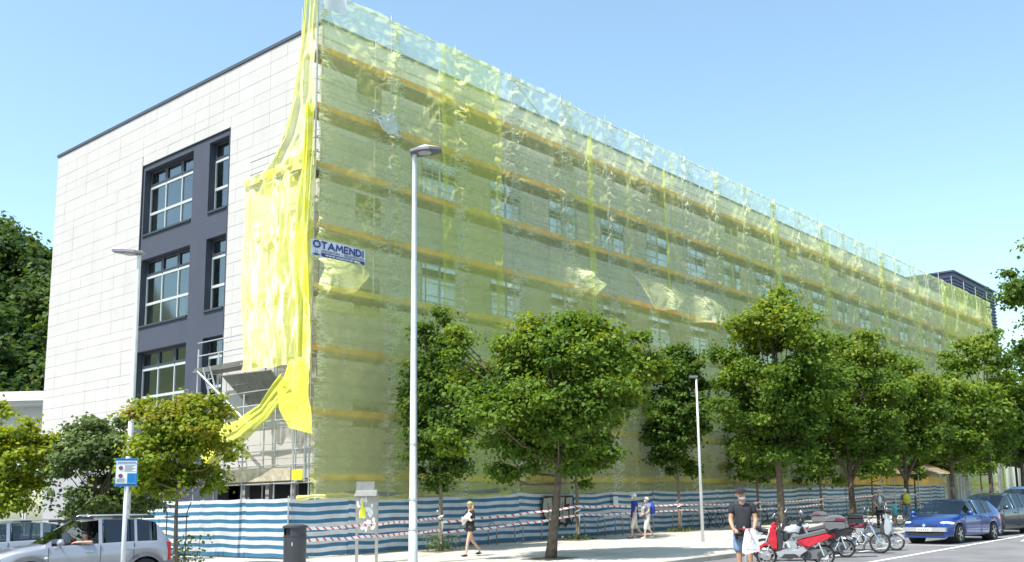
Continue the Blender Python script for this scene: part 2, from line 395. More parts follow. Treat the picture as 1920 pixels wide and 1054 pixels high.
    def grid(s, nu, nv, fn, uvfn=None):
        k = len(s.v)
        for i in range(nu + 1):
            for j in range(nv + 1): s.v.append(tuple(fn(i / nu, j / nv)))
        for i in range(nu):
            for j in range(nv):
                a = k + i * (nv + 1) + j
                s.face((a, a + nv + 1, a + nv + 2, a + 1))
                if uvfn: s.uv[len(s.f) - 1] = [uvfn(i / nu, j / nv), uvfn((i + 1) / nu, j / nv), uvfn((i + 1) / nu, (j + 1) / nv), uvfn(i / nu, (j + 1) / nv)]
        return s
    def prism(s, pts, axis, a, b):
        """2-D outline pts pushed from a to b along an axis ('x': pts are (y,z); 'y': (x,z); 'z': (x,y))"""
        k = len(s.v); n = len(pts)
        for h in (a, b):
            for (u, w) in pts: s.v.append({'x': (h, u, w), 'y': (u, h, w), 'z': (u, w, h)}[axis])
        s.face([k + i for i in range(n)][::-1]); s.face([k + n + i for i in range(n)])
        for i in range(n): s.face((k + i, k + (i + 1) % n, k + n + (i + 1) % n, k + n + i))
        return s
    def mesh(s, name, mats, smooth=False, fix=True):
        me = bpy.data.meshes.new(name); me.from_pydata(s.v, [], s.f)
        for m in (mats if isinstance(mats, (list, tuple)) else [mats]): me.materials.append(MATS[m])
        me.polygons.foreach_set('material_index', s.m)
        if s.uv:
            l = me.uv_layers.new(name='UVMap')
            for fi, c in s.uv.items():
                for li, uv in zip(me.polygons[fi].loop_indices, c): l.data[li].uv = uv
        if fix:
            bm = bmesh.new(); bm.from_mesh(me); bmesh.ops.recalc_face_normals(bm, faces=bm.faces); bm.to_mesh(me); bm.free()
        if smooth is True: me.polygons.foreach_set('use_smooth', [True] * len(me.polygons))
        elif smooth:
            me.polygons.foreach_set('use_smooth', [True] * len(me.polygons))
            me.set_sharp_from_angle(angle=R_(smooth))
        me.update(); return me
    def build(s, name, mats, parent=None, smooth=False, loc=None, rot=None, fix=True):
        return add(name, s.mesh(name, mats, smooth, fix), parent, loc, rot)
def part_box(name, m, parent, *b): return MB().box(*b).build(name, m, parent)
def structure(o): return tag(o, kind='structure')

# smooth value noise on numpy arrays
_rs = np.random.RandomState(5); _T = _rs.rand(256, 256)
def vnoise(x, y, seed=0):
    x = np.asarray(x, float) + seed * 17.3; y = np.asarray(y, float) + seed * 9.1
    xi = np.floor(x).astype(int); yi = np.floor(y).astype(int); u = x - xi; v = y - yi
    u = u * u * (3 - 2 * u); v = v * v * (3 - 2 * v)
    a = _T[xi % 256, yi % 256]; b = _T[(xi + 1) % 256, yi % 256]; c = _T[xi % 256, (yi + 1) % 256]; d = _T[(xi + 1) % 256, (yi + 1) % 256]
    return (a * (1 - u) + b * u) * (1 - v) + (c * (1 - u) + d * u) * v - 0.5
def fast_mesh(name, verts, quads, mats, smooth=True, tint=None):
    me = bpy.data.meshes.new(name); nv, nf = len(verts), len(quads); k = quads.shape[1]
    me.vertices.add(nv); me.vertices.foreach_set('co', np.ascontiguousarray(verts, dtype=np.float32).ravel())
    me.loops.add(nf * k); me.loops.foreach_set('vertex_index', np.ascontiguousarray(quads, dtype=np.int32).ravel())
    me.polygons.add(nf); me.polygons.foreach_set('loop_start', np.arange(0, nf * k, k, dtype=np.int32))
    me.polygons.foreach_set('use_smooth', np.full(nf, bool(smooth)))
    for m in (mats if isinstance(mats, (list, tuple)) else [mats]): me.materials.append(MATS[m])
    if tint is not None:
        a = me.attributes.new('tint', 'FLOAT', 'FACE'); a.data.foreach_set('value', np.asarray(tint, dtype=np.float32))
    me.update(calc_edges=True); me.validate(); return me

# ================================================================== the setting
def sheet(name, m, pts, z): return structure(MB().poly([(x, y, z(x)) for (x, y) in pts]).build(name, m))
mb = MB(); xs = [-900, -60, 140, 1200]; ys = [-500, 0, 200, 900]
zc = lambda x: gr(min(140, max(-60, x))) - 0.03
for i in range(3):
    for j in range(3):
        mb.quad((xs[i], ys[j], zc(xs[i])), (xs[i + 1], ys[j], zc(xs[i + 1])), (xs[i + 1], ys[j + 1], zc(xs[i + 1])), (xs[i], ys[j + 1], zc(xs[i])))
structure(mb.build('ground', 'terrain'))
sheet('road', 'asphalt', [(-60, -14), (140, -14), (140, 14.66), (13.55, 14.66), (13.55, 130), (-60, 130)], gr)
sheet('pavement', 'paving', [(13.7, 14.8), (140, 14.8), (140, 62), (13.7, 130)], gp)
sheet('tree_strip', 'paving', [(13.75, 14.85), (140, 14.85), (140, 17.9), (13.75, 17.9)], lambda x: gp(x) + 0.004)
sheet('near_pavement', 'paving', [(7.6, 15.4), (9.4, 15.4), (9.4, 18.2), (7.6, 18.2)], gp)
mb = MB()
for x in np.arange(13.7, 120, 1.0): mb.box(x + 0.005, x + 0.995, 14.66, 14.8, -0.2, 0.003, dz=gp)
structure(mb.build('kerb', 'kerb'))
mb = MB()
for y in np.arange(14.9, 110, 1.0): mb.box(13.55, 13.7, y + 0.005, y + 0.995, -0.2, 0.003, dz=gp)
structure(mb.build('kerb', 'kerb'))
mb = MB()
mb.box(7.45, 9.55, 15.25, 15.4, -0.2, 0.003, dz=gp).box(7.45, 9.55, 18.2, 18.35, -0.2, 0.003, dz=gp).box(7.45, 7.6, 15.4, 18.2, -0.2, 0.003, dz=gp).box(9.4, 9.55, 15.4, 18.2, -0.2, 0.003, dz=gp)
structure(mb.build('kerb', 'kerb'))
mb = MB(); mb.box(13.75, 139, 17.9, 17.93, 0.002, 0.007, dz=gp)
for x in np.arange(16.5, 100, 4.2): mb.box(x, x + 0.02, 17.95, 26, 0.002, 0.006, dz=gp)
structure(mb.build('paving_joint', 'paving_joint'))
def marking(pts, m='road_paint'):
    structure(MB().poly([(x, y, gr(x) + 0.004) for (x, y) in pts]).build('road_marking', m))
marking([(14, 10.35), (70, 10.35), (70, 10.5), (14, 10.5)])
for x in (21.5, 33.4, 39.2, 45.0): marking([(x, 10.5), (x + 0.12, 10.5), (x + 0.12, 14.6), (x, 14.6)])
marking([(27.0, 12.2), (32.0, 12.3), (32.0, 12.42), (27.0, 12.32)])
marking([(36.5, 9.2), (40.2, 9.6), (40.2, 10.1), (36.5, 9.55)])
marking([(34.5, 8.3), (39.5, 8.7), (42.0, 9.4), (38.0, 9.0)])
marking([(26.0, 6.7), (60, 7.3), (60, 7.45), (26.0, 6.85)], 'road_yellow')

# hill behind, with its wood
HU = Vector((0.415, 0.91, 0)); HR = Vector((0.91, -0.415, 0))
def hillz(s, t):
    k = min(1, max(0, (t - 95) / 165)); k = k * k * (3 - 2 * k)
    return -0.5 + k * (49 - 0.65 * s) + 2.5 * float(vnoise(s / 18, t / 18)) * k
mb = MB()
mb.grid(26, 24, lambda u, v: (lambda s, t: HU * t + HR * s + Vector((0, 0, hillz(s, t))))(-150 + 330 * u, 90 + 260 * v))
structure(mb.build('hill', 'terrain', smooth=True))

def leaf_quads(rng, cen, nrm, size, droop=0.25):
    """kite-shaped leaves folded slightly along the midrib, one per centre"""
    n = len(cen)
    nrm = nrm / (np.linalg.norm(nrm, axis=1, keepdims=True) + 1e-9)
    a = rng.normal(size=(n, 3)); a -= nrm * np.sum(a * nrm, 1, keepdims=True); a /= (np.linalg.norm(a, axis=1, keepdims=True) + 1e-9)
    b = np.cross(nrm, a); sz = size * rng.uniform(0.65, 1.35, (n, 1))
    p0 = cen - a * sz * 0.5; p2 = cen + a * sz * 0.55 - np.array([0, 0, droop]) * sz * 0.5
    p1 = cen + b * sz * 0.45 + a * sz * 0.02 - nrm * sz * 0.12; p3 = cen - b * sz * 0.45 + a * sz * 0.02 - nrm * sz * 0.12
    v = np.stack([p0, p1, p2, p3], 1).reshape(-1, 3)
    return v, np.arange(4 * n).reshape(-1, 4)
def clump_leaves(rng, centres, radii, per, size, flat=0.62, up=0.55, bias=None):
    cs, ns, tn = [], [], []
    for i, (c, r) in enumerate(zip(centres, radii)):
        k = int(per * (r / np.mean(radii)) ** 2)
        d = rng.normal(size=(k, 3)); d /= np.linalg.norm(d, axis=1, keepdims=True)
        rad = np.abs(rng.normal(0, 0.62, (k, 1))) + 0.12
        o = d * rad * r * np.array([1, 1, flat])
        cs.append(np.asarray(c) + o); ns.append(d * 0.6 + np.array([0, 0, up]) + rng.normal(size=(k, 3)) * 0.45)
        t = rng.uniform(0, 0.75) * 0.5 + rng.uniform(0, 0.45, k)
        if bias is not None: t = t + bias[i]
        tn.append(np.clip(t, 0, 1))
    c = np.concatenate(cs); nn = np.concatenate(ns); t = np.concatenate(tn)
    v, f = leaf_quads(rng, c, nn, size)
    return v, f, t
rng = np.random.RandomState(11)
cs, rr, hb = [], [], []
for i in range(760):
    s = rng.uniform(-62, 22); t = 106 + 172 * (rng.rand() ** 0.85)
    base = HU * t + HR * s; R0 = rng.uniform(2.6, 5.4); tb = rng.uniform(-0.25, 0.32)
    for k in range(7):
        d = rng.normal(size=3); d /= np.linalg.norm(d)
        cs.append((base.x + d[0] * R0 * 0.65, base.y + d[1] * R0 * 0.65, hillz(s, t) + R0 * 0.75 + abs(d[2]) * R0 * 0.8)); rr.append(R0 * rng.uniform(0.35, 0.65)); hb.append(tb)
v, f, t = clump_leaves(rng, cs, rr, 52, 0.95, bias=hb)
tag(add('hillside_wood', fast_mesh('hillside_wood', v, f, 'leaf_wood', False, t)), 'dense dark green wood covering the hill behind the white building', 'wood', kind='stuff')

# ================================================================== main building
BX, BY, BX1, BY1, BT = 21.2, 28.0, 100.5, 49.4, 19.42
bld = empty('school_building', (0, 0, 0), 0, 'long white panelled building with dark window bay, its long side behind scaffold nets', 'building')
mb = MB()
mb.box(BX + 0.06, BX + 0.5, BY + 0.06, 33.9, 2.6, BT - 0.1).box(BX + 0.06, BX + 0.5, 40.75, BY1, 4.3, BT - 0.1)
mb.box(BX + 0.06, BX + 0.5, 33.9, 40.75, 16.8, BT - 0.1)
mb.build('end_wall', 'panel_joint', bld)
MB().box(BX + 0.5, BX1, BY + 0.06, BY + 0.5, 0, BT - 0.1).build('long_wall', 'wall_grey', bld)
MB().box(BX + 0.5, BX1, BY1 - 0.4, BY1, 0, BT - 0.1).box(BX1 - 0.4, BX1, BY + 0.5, BY1 - 0.4, 0, BT - 0.1).build('rear_wall', 'wall_grey', bld)
MB().box(BX + 0.5, BX1 - 0.4, BY + 0.5, BY1 - 0.4, BT - 0.9, BT - 0.6).build('roof', 'concrete', bld)
mb = MB(); mb.box(BX - 0.05, BX + 0.55, BY - 0.05, BY1 + 0.05, BT - 0.1, BT + 0.03); mb.box(BX + 0.55, BX1 + 0.05, BY - 0.05, BY + 0.55, BT - 0.1, BT + 0.03)
mb.box(BX + 0.55, BX1 + 0.05, BY1 - 0.5, BY1 + 0.05, BT - 0.1, BT + 0.03).build('coping', 'coping', bld)
# ground floor
MB().box(BX + 0.3, BX + 0.5, 40.75, BY1, 0, 4.3).build('plinth', 'plinth', bld)
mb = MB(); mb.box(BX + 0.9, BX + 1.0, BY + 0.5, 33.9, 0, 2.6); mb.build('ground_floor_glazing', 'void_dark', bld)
for y in (29.4, 30.9, 32.4): part_box('post', 'plinth', bld, BX + 0.2, BX + 0.4, y, y + 0.22, 0, 2.6)
# dark bay on the end wall, with its window openings
WZ = [13.58, 9.49, 5.40]; WH = 2.98
bxs = BX + 0.035
mb = MB()
mb.box(bxs, bxs + 0.45, 35.42, 36.64, 0, 16.79); mb.box(bxs, bxs + 0.45, 40.62, 40.74, 0, 16.79); mb.box(bxs, bxs + 0.45, 33.91, 34.0, 0, 16.79)
zt = 16.79
for z in WZ:
    mb.box(bxs, bxs + 0.45, 36.64, 40.62, z + WH, zt); mb.box(bxs, bxs + 0.45, 34.0, 35.42, z + WH, zt); zt = z
mb.box(bxs, bxs + 0.45, 36.64, 40.62, 0, zt); mb.box(bxs, bxs + 0.45, 34.0, 35.42, 0, zt)
mb.build('bay_wall', 'render_dark', bld)
mb = MB()
for (a, b, c, d) in ((33.86, 33.9, 0, 16.83), (40.75, 40.79, 0, 16.83)): mb.box(BX - 0.02, BX + 0.1, a, b, c, d)
mb.box(BX - 0.02, BX + 0.1, 33.9, 40.75, 16.795, 16.83).build('bay_trim', 'frame_dark', bld)
for zi, z in enumerate(WZ):
    r = MB(); r.mi(0)
    for q in (((BX + 0.5, 33.9), (BX + 5, 33.9)), ((BX + 5, 33.9), (BX + 5, 40.75)), ((BX + 5, 40.75), (BX + 0.5, 40.75))):
        (x0, y0), (x1, y1) = q; r.quad((x0, y0, z - 0.7), (x1, y1, z - 0.7), (x1, y1, z + 3.2), (x0, y0, z + 3.2))
    r.quad((BX + 0.5, 33.9, z - 0.7), (BX + 5, 33.9, z - 0.7), (BX + 5, 40.75, z - 0.7), (BX + 0.5, 40.75, z - 0.7))
    r.mi(1).quad((BX + 0.5, 33.9, z + 3.2), (BX + 5, 33.9, z + 3.2), (BX + 5, 40.75, z + 3.2), (BX + 0.5, 40.75, z + 3.2))
    r.mi(1)
    for k in range(3):
        y = 34.3 + k * 2.2 + 0.5 * zi % 0.9; r.box(BX + 0.9 + 0.25 * k, BX + 1.0 + 0.25 * k, y, y + 1.25, z - 0.6, z + 0.9 + 0.3 * k)
    r.build('room_interior', ['room', 'room_white'], bld)
    for (y0, y1, nc) in ((36.66, 40.60, 3), (34.02, 35.40, 1)):
        gx = bxs + 0.33
        w = MB(); w.mi(0); zz = [z + 0.02, z + 1.02, z + 2.22]; th = 0.06
        yy = [y0 + (y1 - y0) * k / nc for k in range(nc + 1)]
        for k, y in enumerate(yy): w.box(gx - 0.05, gx + 0.05, y - (0 if k == 0 else th / 2), y + (0 if k == nc else th / 2), zz[0], zz[2])
        ks = [(yy[k] + (th / 2 if k else 0), yy[k + 1] - (th / 2 if k < nc - 1 else 0)) for k in range(nc)]
        for (a, b) in ks:
            for q in zz: w.box(gx - 0.045, gx + 0.045, a, b, q - (0 if q == zz[0] else 0.05), q + 0.06)
        w.mi(1)
        w.box(gx - 0.06, gx + 0.06, y0, y1, zz[2] + 0.065, zz[2] + 0.16); w.box(gx - 0.06, gx + 0.06, y0, y1, z + WH - 0.1, z + WH)
        for k, y in enumerate(yy): w.box(gx - 0.06, gx + 0.06, y - (0 if k == 0 else 0.1), y + (0 if k == nc else 0.1), zz[2] + 0.16, z + WH - 0.1)
        fr = w.build('window', ['frame_alu', 'frame_dark'], bld)
        for (a, b) in ks:
            for (q0, q1) in ((zz[0] + 0.05, zz[1] - 0.04), (zz[1] + 0.05, zz[2] - 0.04), (zz[2] + 0.15, z + WH - 0.09)):
                part_box('pane', 'pane_clear', fr, gx - 0.004, gx + 0.004, a + 0.02, b - 0.02, q0, q1)
        part_box('sill', 'frame_dark', fr, BX - 0.03, gx - 0.07, y0, y1, z - 0.07, z + 0.015)
# white cladding panels of the end wall
rows = []; z = BT - 0.11; k = 0
while z > 2.7:
    h = (0.55, 0.55, 0.55, 0.39)[k % 4]; rows.append((max(2.65, z - h), z)); z -= h; k += 1
cells = []
for (z0, z1) in rows:
    y = BY
    while y < BY1 - 0.05:
        y1 = min(y + 1.07, BY1); segs = [(y, y1)]; za, zb = z0, z1
        if za < 16.83 < zb: 
            if y1 > 33.86 and y < 40.79:
                mid = (max(y, 33.86), min(y1, 40.79)); cells.append((mid[0], mid[1], 16.83, zb)); segs = [(y, 33.86)] if y < 33.86 else ([(40.79, y1)] if y1 > 40.79 else [])
        elif zb <= 16.83 and y1 > 33.86 and y < 40.79:
            segs = []
            if y < 33.86: segs.append((y, 33.86))
            if y1 > 40.79: segs.append((40.79, y1))
        for (a, b) in segs:
            if a >= 40 and zb < 4.6: continue
            if b - a > 0.08: cells.append((a, b, za, zb))
        y = y1
pm = {}; stuff = MB()
cells.sort(key=lambda c: (c[0] > 40, c[0] + 0.02 * c[2])); cells.sort(key=lambda c: -((c[1] - c[0]) * (c[3] - c[2]) / (30 + (c[0] - 28) * 0.9) ** 2))
jr = random.Random(3)
for i, (a, b, z0, z1) in enumerate(cells):
    w, h = round(b - a - 0.008, 3), round(z1 - z0 - 0.011, 3); px = BX + jr.uniform(-0.004, 0.004)
    if i < 300:
        if (w, h) not in pm: pm[(w, h)] = MB().box(0, 0.05, 0, w, 0, h).mesh('panel', 'panel_white')
        add('panel', pm[(w, h)], bld, (px, a + 0.007, z0 + 0.007))
    else: stuff.box(px, px + 0.05, a + 0.007, a + 0.007 + w, z0 + 0.007, z0 + 0.007 + h)
tag(stuff.build('panel_field', 'panel_white', bld), kind='stuff')
# cladding and windows of the long wall, seen through the nets
LW = []
for zt in (15.68, 11.2, 6.75):
    x = 26.15
    while x < 98: LW.append((x, x + 2.05, zt - 1.75, zt)); x += 4.0
LB = [(22.85, 24.05, zt - 0.75, zt) for zt in (17.9, 13.2, 9.6, 5.2)] + [(26.6 + 4 * k, 28.1 + 4 * k, 17.2, 18.1) for k in range(0, 12, 2)]
holes = LW + LB
clad = MB()
for (z0, z1) in rows + [(1.9, 2.6), (1.2, 1.9), (0.5, 1.2)]:
    x = BX + 0.052
    while x < BX1 - 0.1:
        x1 = min(x + 2.14, BX1); segs = [(x, x1)]
        for (ha, hb, hz0, hz1) in holes:
            if hz0 < z1 - 0.1 and hz1 > z0 + 0.1:
                ns = []
                for (a, b) in segs:
                    if hb <= a or ha >= b: ns.append((a, b))
                    else:
                        if ha > a + 0.05: ns.append((a, ha))
                        if hb < b - 0.05: ns.append((hb, b))
                segs = ns
        for (a, b) in segs: clad.box(a + 0.008, b - 0.008, BY, BY + 0.05, z0 + 0.01, z1 - 0.01)
        x = x1
tag(clad.build('cladding_courses', 'wall_panel', bld), kind='stuff')
wf = MB(); wf.mi(0)
W, H = 2.05, 1.75
for (a, b) in ((0, 0.07), (W / 2 - 0.05, W / 2 + 0.05), (W - 0.07, W)): wf.box(a, b, 0.0, 0.04, 0, H)
for (a, b) in ((0.07, W / 2 - 0.05), (W / 2 + 0.05, W - 0.07)):
    for q in (0, H * 0.62, H - 0.07): wf.box(a, b, 0.002, 0.036, q, q + 0.07)
wf.mi(1).box(0, W, 0.045, 0.055, 0, H)
wfm = wf.mesh('window', ['frame_alu', 'frame_dark'])
pms = {0: MB().box(0.07, W / 2 - 0.05, 0.015, 0.022, 0.07, H * 0.62).mesh('pane', 'pane_sky'), 1: MB().box(0.07, W / 2 - 0.05, 0.015, 0.022, H * 0.62 + 0.07, H - 0.07).mesh('pane', 'pane_sky')}
for (a, b, z0, z1) in LW:
    w = add('window', wfm, bld, (a, BY - 0.002, z0))
    for k in (0, 1):
        add('pane', pms[k], w); add('pane', pms[k], w, (W / 2 - 0.02, 0, 0))
for (a, b, z0, z1) in LB: part_box('vent_board', 'board_blind', bld, a + 0.01, b - 0.01, BY + 0.01, BY + 0.045, z0, z1)

# ---- dark ribbed block at the far end
db = empty('dark_building', (0, 0, 0), 0, 'tall dark blue ribbed metal block rising behind the far end of the netted building', 'building')
DX0, DX1, DY0, DY1, DZ = 103.0, 117.4, 31.0, 44.0, 24.35
MB().box(DX0 + 0.1, DX1 - 0.1, DY0 + 0.1, DY1, 4.5, DZ - 0.05).build('wall', 'clad_dark', db)
rib = MB().box(0, DX1 - DX0, 0, 0.09, 0, 0.2).mesh('cladding_rib', 'clad_dark'); rib2 = MB().box(0, 0.09, 0, DY1 - DY0 - 0.1, 0, 0.2).mesh('cladding_rib', 'clad_dark')
z = 14.0
while z < DZ - 0.3:
    add('cladding_rib', rib, db, (DX0, DY0, z)); add('cladding_rib', rib2, db, (DX0, DY0 + 0.1, z)); z += 0.36
MB().box(DX0 - 0.06, DX1 + 0.06, DY0 - 0.06, DY1, DZ - 0.05, DZ + 0.12).build('coping', 'coping', db)
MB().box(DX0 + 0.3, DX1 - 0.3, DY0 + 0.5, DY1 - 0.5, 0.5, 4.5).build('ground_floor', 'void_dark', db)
MB().box(107, 110, 34, 37, DZ + 0.12, DZ + 0.9).build('roof_vent', 'canopy_white', db)
for x in (103.5, 107, 110.5, 114, 117): part_box('column', 'concrete', db, x - 0.25, x + 0.25, DY0 + 0.1, DY0 + 0.45, 0.3, 4.5)
fb = empty('arcade_building', (0, 0, 0), 0, 'low dark ground-floor arcade in shade behind the parked cars at right', 'building')
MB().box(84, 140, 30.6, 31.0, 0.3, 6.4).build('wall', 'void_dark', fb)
MB().box(100.8, 140, 25.2, 30.6, 5.6, 6.5).build('roof', 'concrete', fb)
for k in range(9): part_box('column', 'concrete', fb, 102 + 4.4 * k, 102.4 + 4.4 * k, 25.6, 26.0, 0.3, 5.6)
for k in range(6): part_box('shop_window', 'pane_sky', fb, 103 + 5 * k, 107 + 5 * k, 30.5, 30.55, 1.0, 4.6)
lw = empty('low_wall', (0, 0, 0), 0, 'low grey concrete wall by the arcade, behind the dark grey car', 'wall')
MB().box(86, 112, 23.6, 23.95, 0, 1.15, dz=gp).build('wall', 'concrete', lw); MB().box(85.95, 112.05, 23.55, 24.0, 1.15, 1.25, dz=gp).build('coping', 'concrete', lw)

# ---- low building with the white canopy at the far left
cb = empty('canopy_building', (24.6, 55.6, 0), math.atan2(0.79, -0.61), 'low building with white canopy edge left of the white panelled facade', 'building')
MB().box(0, 22, -9, 0.0, 7.75, 8.25).build('canopy_roof', 'canopy_white', cb)
MB().box(0.2, 21.8, -8.8, -0.25, 7.5, 7.75).build('soffit', 'soffit', cb)
MB().box(0, 22, -8.6, -2.6, 0, 7.5).build('wall', 'soffit', cb)
MB().box(0, 22, -2.6, -1.1, 6.3, 7.5).build('lintel', 'soffit', cb)
for k in range(8):
    w = MB(); x0 = 0.2 + 2.7 * k
    w.box(x0, x0 + 0.07, -2.58, -2.45, 0.3, 6.2).box(x0 + 2.55, x0 + 2.62, -2.58, -2.45, 0.3, 6.2)
    for q in (0.3, 2.6, 4.4, 6.13): w.box(x0 + 0.07, x0 + 2.55, -2.57, -2.46, q, q + 0.07)
    w = w.build('window', 'frame_alu', cb); part_box('pane', 'pane_sky', w, x0 + 0.07, x0 + 2.55, -2.53, -2.51, 0.37, 6.13)

# ================================================================== scaffold
SX = [20.0 + 3.4 * k for k in range(24)]; SZ = [2.55 + 2.13 * k for k in range(8)]; SO, SI = 26.7, 27.6
sc = empty('scaffold', (0, 0, 0), 0, 'tall galvanised tube scaffold with orange toe boards along the long facade', 'scaffold')
def tube_mesh(name, L, r, m, axis='x', n=6):
    e = {'x': (L, 0, 0), 'y': (0, L, 0), 'z': (0, 0, L)}[axis]
    return MB().tube([(0, 0, 0), e], r, n).mesh(name, m, smooth=60)
stm = tube_mesh('standard', 19.95, 0.03, 'steel_galv', 'z'); stm2 = tube_mesh('standard', 19.3, 0.026, 'steel_galv', 'z')
for x in SX:
    add('standard', stm, sc, (x, SO, gp(x) - 0.05)); add('standard', stm2, sc, (x, SI, gp(x) - 0.05))
trm = tube_mesh('transom', 0.9, 0.024, 'steel_galv', 'y'); railm = tube_mesh('guard_rail', 6.8, 0.024, 'steel_galv', 'x')
toem = [MB().box(0.03, 3.37, 0.0, 0.025, 0.0, 0.21).mesh('toe_board', m) for m in ('toe_orange', 'toe_yellow', 'toe_orange')]
deckm = MB().box(0.02, 3.38, 0.03, 0.44, -0.05, 0.0).box(0.02, 3.38, 0.46, 0.87, -0.05, 0.0).mesh('deck', 'deck_edge')
jr = random.Random(8)
for zi, z in enumerate(SZ):
    for k, x in enumerate(SX):
        add('transom', trm, sc, (x, SO, z - 0.09))
        if k < len(SX) - 1:
            m = toem[1] if zi == 0 and k < 12 else toem[jr.choice((0, 0, 2, 1)) if zi < 7 else 0]
            add('toe_board', m, sc, (x, SO, z + jr.uniform(-0.02, 0.03))); add('deck', deckm, sc, (x, SO, z))
    for k in range(0, len(SX) - 1, 2):
        if k + 2 <= len(SX) - 1:
            for dz in (0.52, 1.02): add('guard_rail', railm, sc, (SX[k], SO - 0.03, z + dz))
for k in range(0, len(SX) - 2, 2):
    add('top_rail', railm, sc, (SX[k], SO - 0.03, 19.72))
brm = MB().tube([(0, 0, 0), (3.4, 0, 2.13)], 0.022, 6).mesh('brace', 'steel_galv', smooth=60); brm2 = MB().tube([(0, 0, 2.13), (3.4, 0, 0)], 0.022, 6).mesh('brace', 'steel_galv', smooth=60)
for k in (0, 5, 10, 15, 20):
    for zi, z in enumerate(SZ[:-1]): add('brace', brm if (zi + k) % 2 else brm2, sc, (SX[k], SO - 0.06, z))
add('brace', MB().tube([(0, 0, 2.1), (3.4, 0, 0)], 0.03, 6).mesh('brace', 'steel_galv'), sc, (SX[3], SO - 0.08, 17.6))
# ladders inside the bays
ladm = MB(); 
for s in (0, 0.36): ladm.tube([(s, 0, 0), (s, 0, 2.1)], 0.02, 6)
for q in range(7): ladm.tube([(0, 0, 0.15 + 0.29 * q), (0.36, 0, 0.15 + 0.29 * q)], 0.014, 5)
ladm = ladm.mesh('ladder', 'steel_galv')
for (k, zi) in ((1, 6), (1, 5), (4, 6), (4, 5), (4, 4), (9, 6), (9, 5), (14, 6)): add('ladder', ladm, sc, (SX[k] + 2.4, SO + 0.3, SZ[zi]))
# short return of the scaffold round the corner
EY = [26.7, 28.6, 30.5, 33.6]
for (y, t) in ((28.6, 13.6), (30.5, 13.6), (33.6, 7.6)):
    for x in (20.0, 20.85): MB().tube([(x, y, 0), (x, y, t)], 0.03, 8).build('standard', 'steel_galv', sc, smooth=60)
for zi, z in enumerate(SZ[:6]):
    e = 33.6 if zi < 3 else 30.5
    for dz in (-0.09, 0.52, 1.02): MB().tube([(19.97, 26.5, z + dz), (19.97, e, z + dz)], 0.024, 6).build('guard_rail', 'steel_galv', sc)
    for y in EY:
        if y <= e: MB().tube([(19.8, y, z - 0.09), (21.0, y, z - 0.09)], 0.022, 6).build('transom', 'steel_galv', sc)
    if zi not in (1,): MB().box(20.05, 20.8, 26.8, e, z - 0.05, z).build('deck', 'plank', sc)
    if zi in (0,): MB().box(19.93, 19.96, 27.6, 31.4, z, z + 0.42).build('toe_board', 'plank', sc)
    elif zi > 2: MB().box(19.93, 19.96, 26.8, e, z, z + 0.2).build('toe_board', 'plank', sc)
MB().tube([(19.93, 33.5, 6.75), (19.93, 30.0, 4.5)], 0.045, 8).build('brace', 'steel_galv', sc, smooth=60)
MB().box(19.9, 20.75, 30.4, 33.7, 6.72, 6.86).build('deck', 'deck_steel', sc)
# gate frame and little yellow plate by the corner
g = MB(); g.tube([(19.85, 26.75, 2.5), (19.85, 26.75, 4.35), (19.85, 27.35, 4.35), (19.85, 27.35, 2.5)], 0.024, 6); g.tube([(19.85, 26.9, 4.3), (19.85, 26.95, 3.45), (19.85, 27.2, 3.45), (19.85, 27.25, 4.3)], 0.018, 6)
g.build('gate_frame', 'steel_galv', sc)
MB().box(19.80, 19.82, 26.78, 27.35, 2.55, 2.88).build('warning_plate', 'paper_yellow', sc)
# ladder standing on the low deck of the return
ld = empty('ladder', (19.7, 32.55, 4.75), 0, 'light aluminium ladder leaning on the low scaffold deck beside the window bay', 'ladder')
for s in (-0.25, 0.25): MB().tube([(0.5, s * 1.05 - 0.2, 0), (0.2, s * 0.9 + 0.3, 2.1)], 0.035, 6).build('rail', 'alloy', ld)
for q in range(7):
    w = (q + 0.5) / 7; MB().tube([(0.5 - 0.3 * w, -0.26 - 0.2 + 0.5 * w, 2.1 * w), (0.5 - 0.3 * w, 0.26 - 0.2 + 0.5 * w, 2.1 * w)], 0.018, 6).build('rung', 'alloy', ld)
# tipped perforated platform
tp = empty('tipped_platform', (19.75, 29.6, 5.85), 0, 'tipped perforated steel scaffold platform hanging in front of the end facade', 'platform')
a, b, c, d = V(-0.1, 1.75, 0.5), V(-0.1, -1.15, 0.42), V(0.45, -1.5, -0.38), V(0.45, 0.85, -0.62)
nrm = (b - a).cross(d - a).normalized()
for k in range(3):
    p0, p1 = a.lerp(d, k / 3 + 0.012), a.lerp(d, (k + 1) / 3 - 0.012); q0, q1 = b.lerp(c, k / 3 + 0.012), b.lerp(c, (k + 1) / 3 - 0.012)
    for s in range(28):
        u0, u1 = (s + 0.1) / 28, (s + 0.8) / 28
        if s == 0: pan = MB()
        pan.quad(p0.lerp(q0, u0), p0.lerp(q0, u1), p1.lerp(q1, u1), p1.lerp(q1, u0))
    pan.quad(p0 - nrm * 0.02, q0 - nrm * 0.02, q1 - nrm * 0.02, p1 - nrm * 0.02)
    pan.build('tread_panel', 'deck_steel', tp, fix=False)
fr = MB()
for q in (0, 1 / 3, 2 / 3, 1): fr.tube([a.lerp(d, q), b.lerp(c, q)], 0.035, 6)
for q in (0, 0.33, 0.66, 1): fr.tube([a.lerp(b, q), d.lerp(c, q)], 0.03, 6)
fr.build('frame', 'deck_steel', tp)

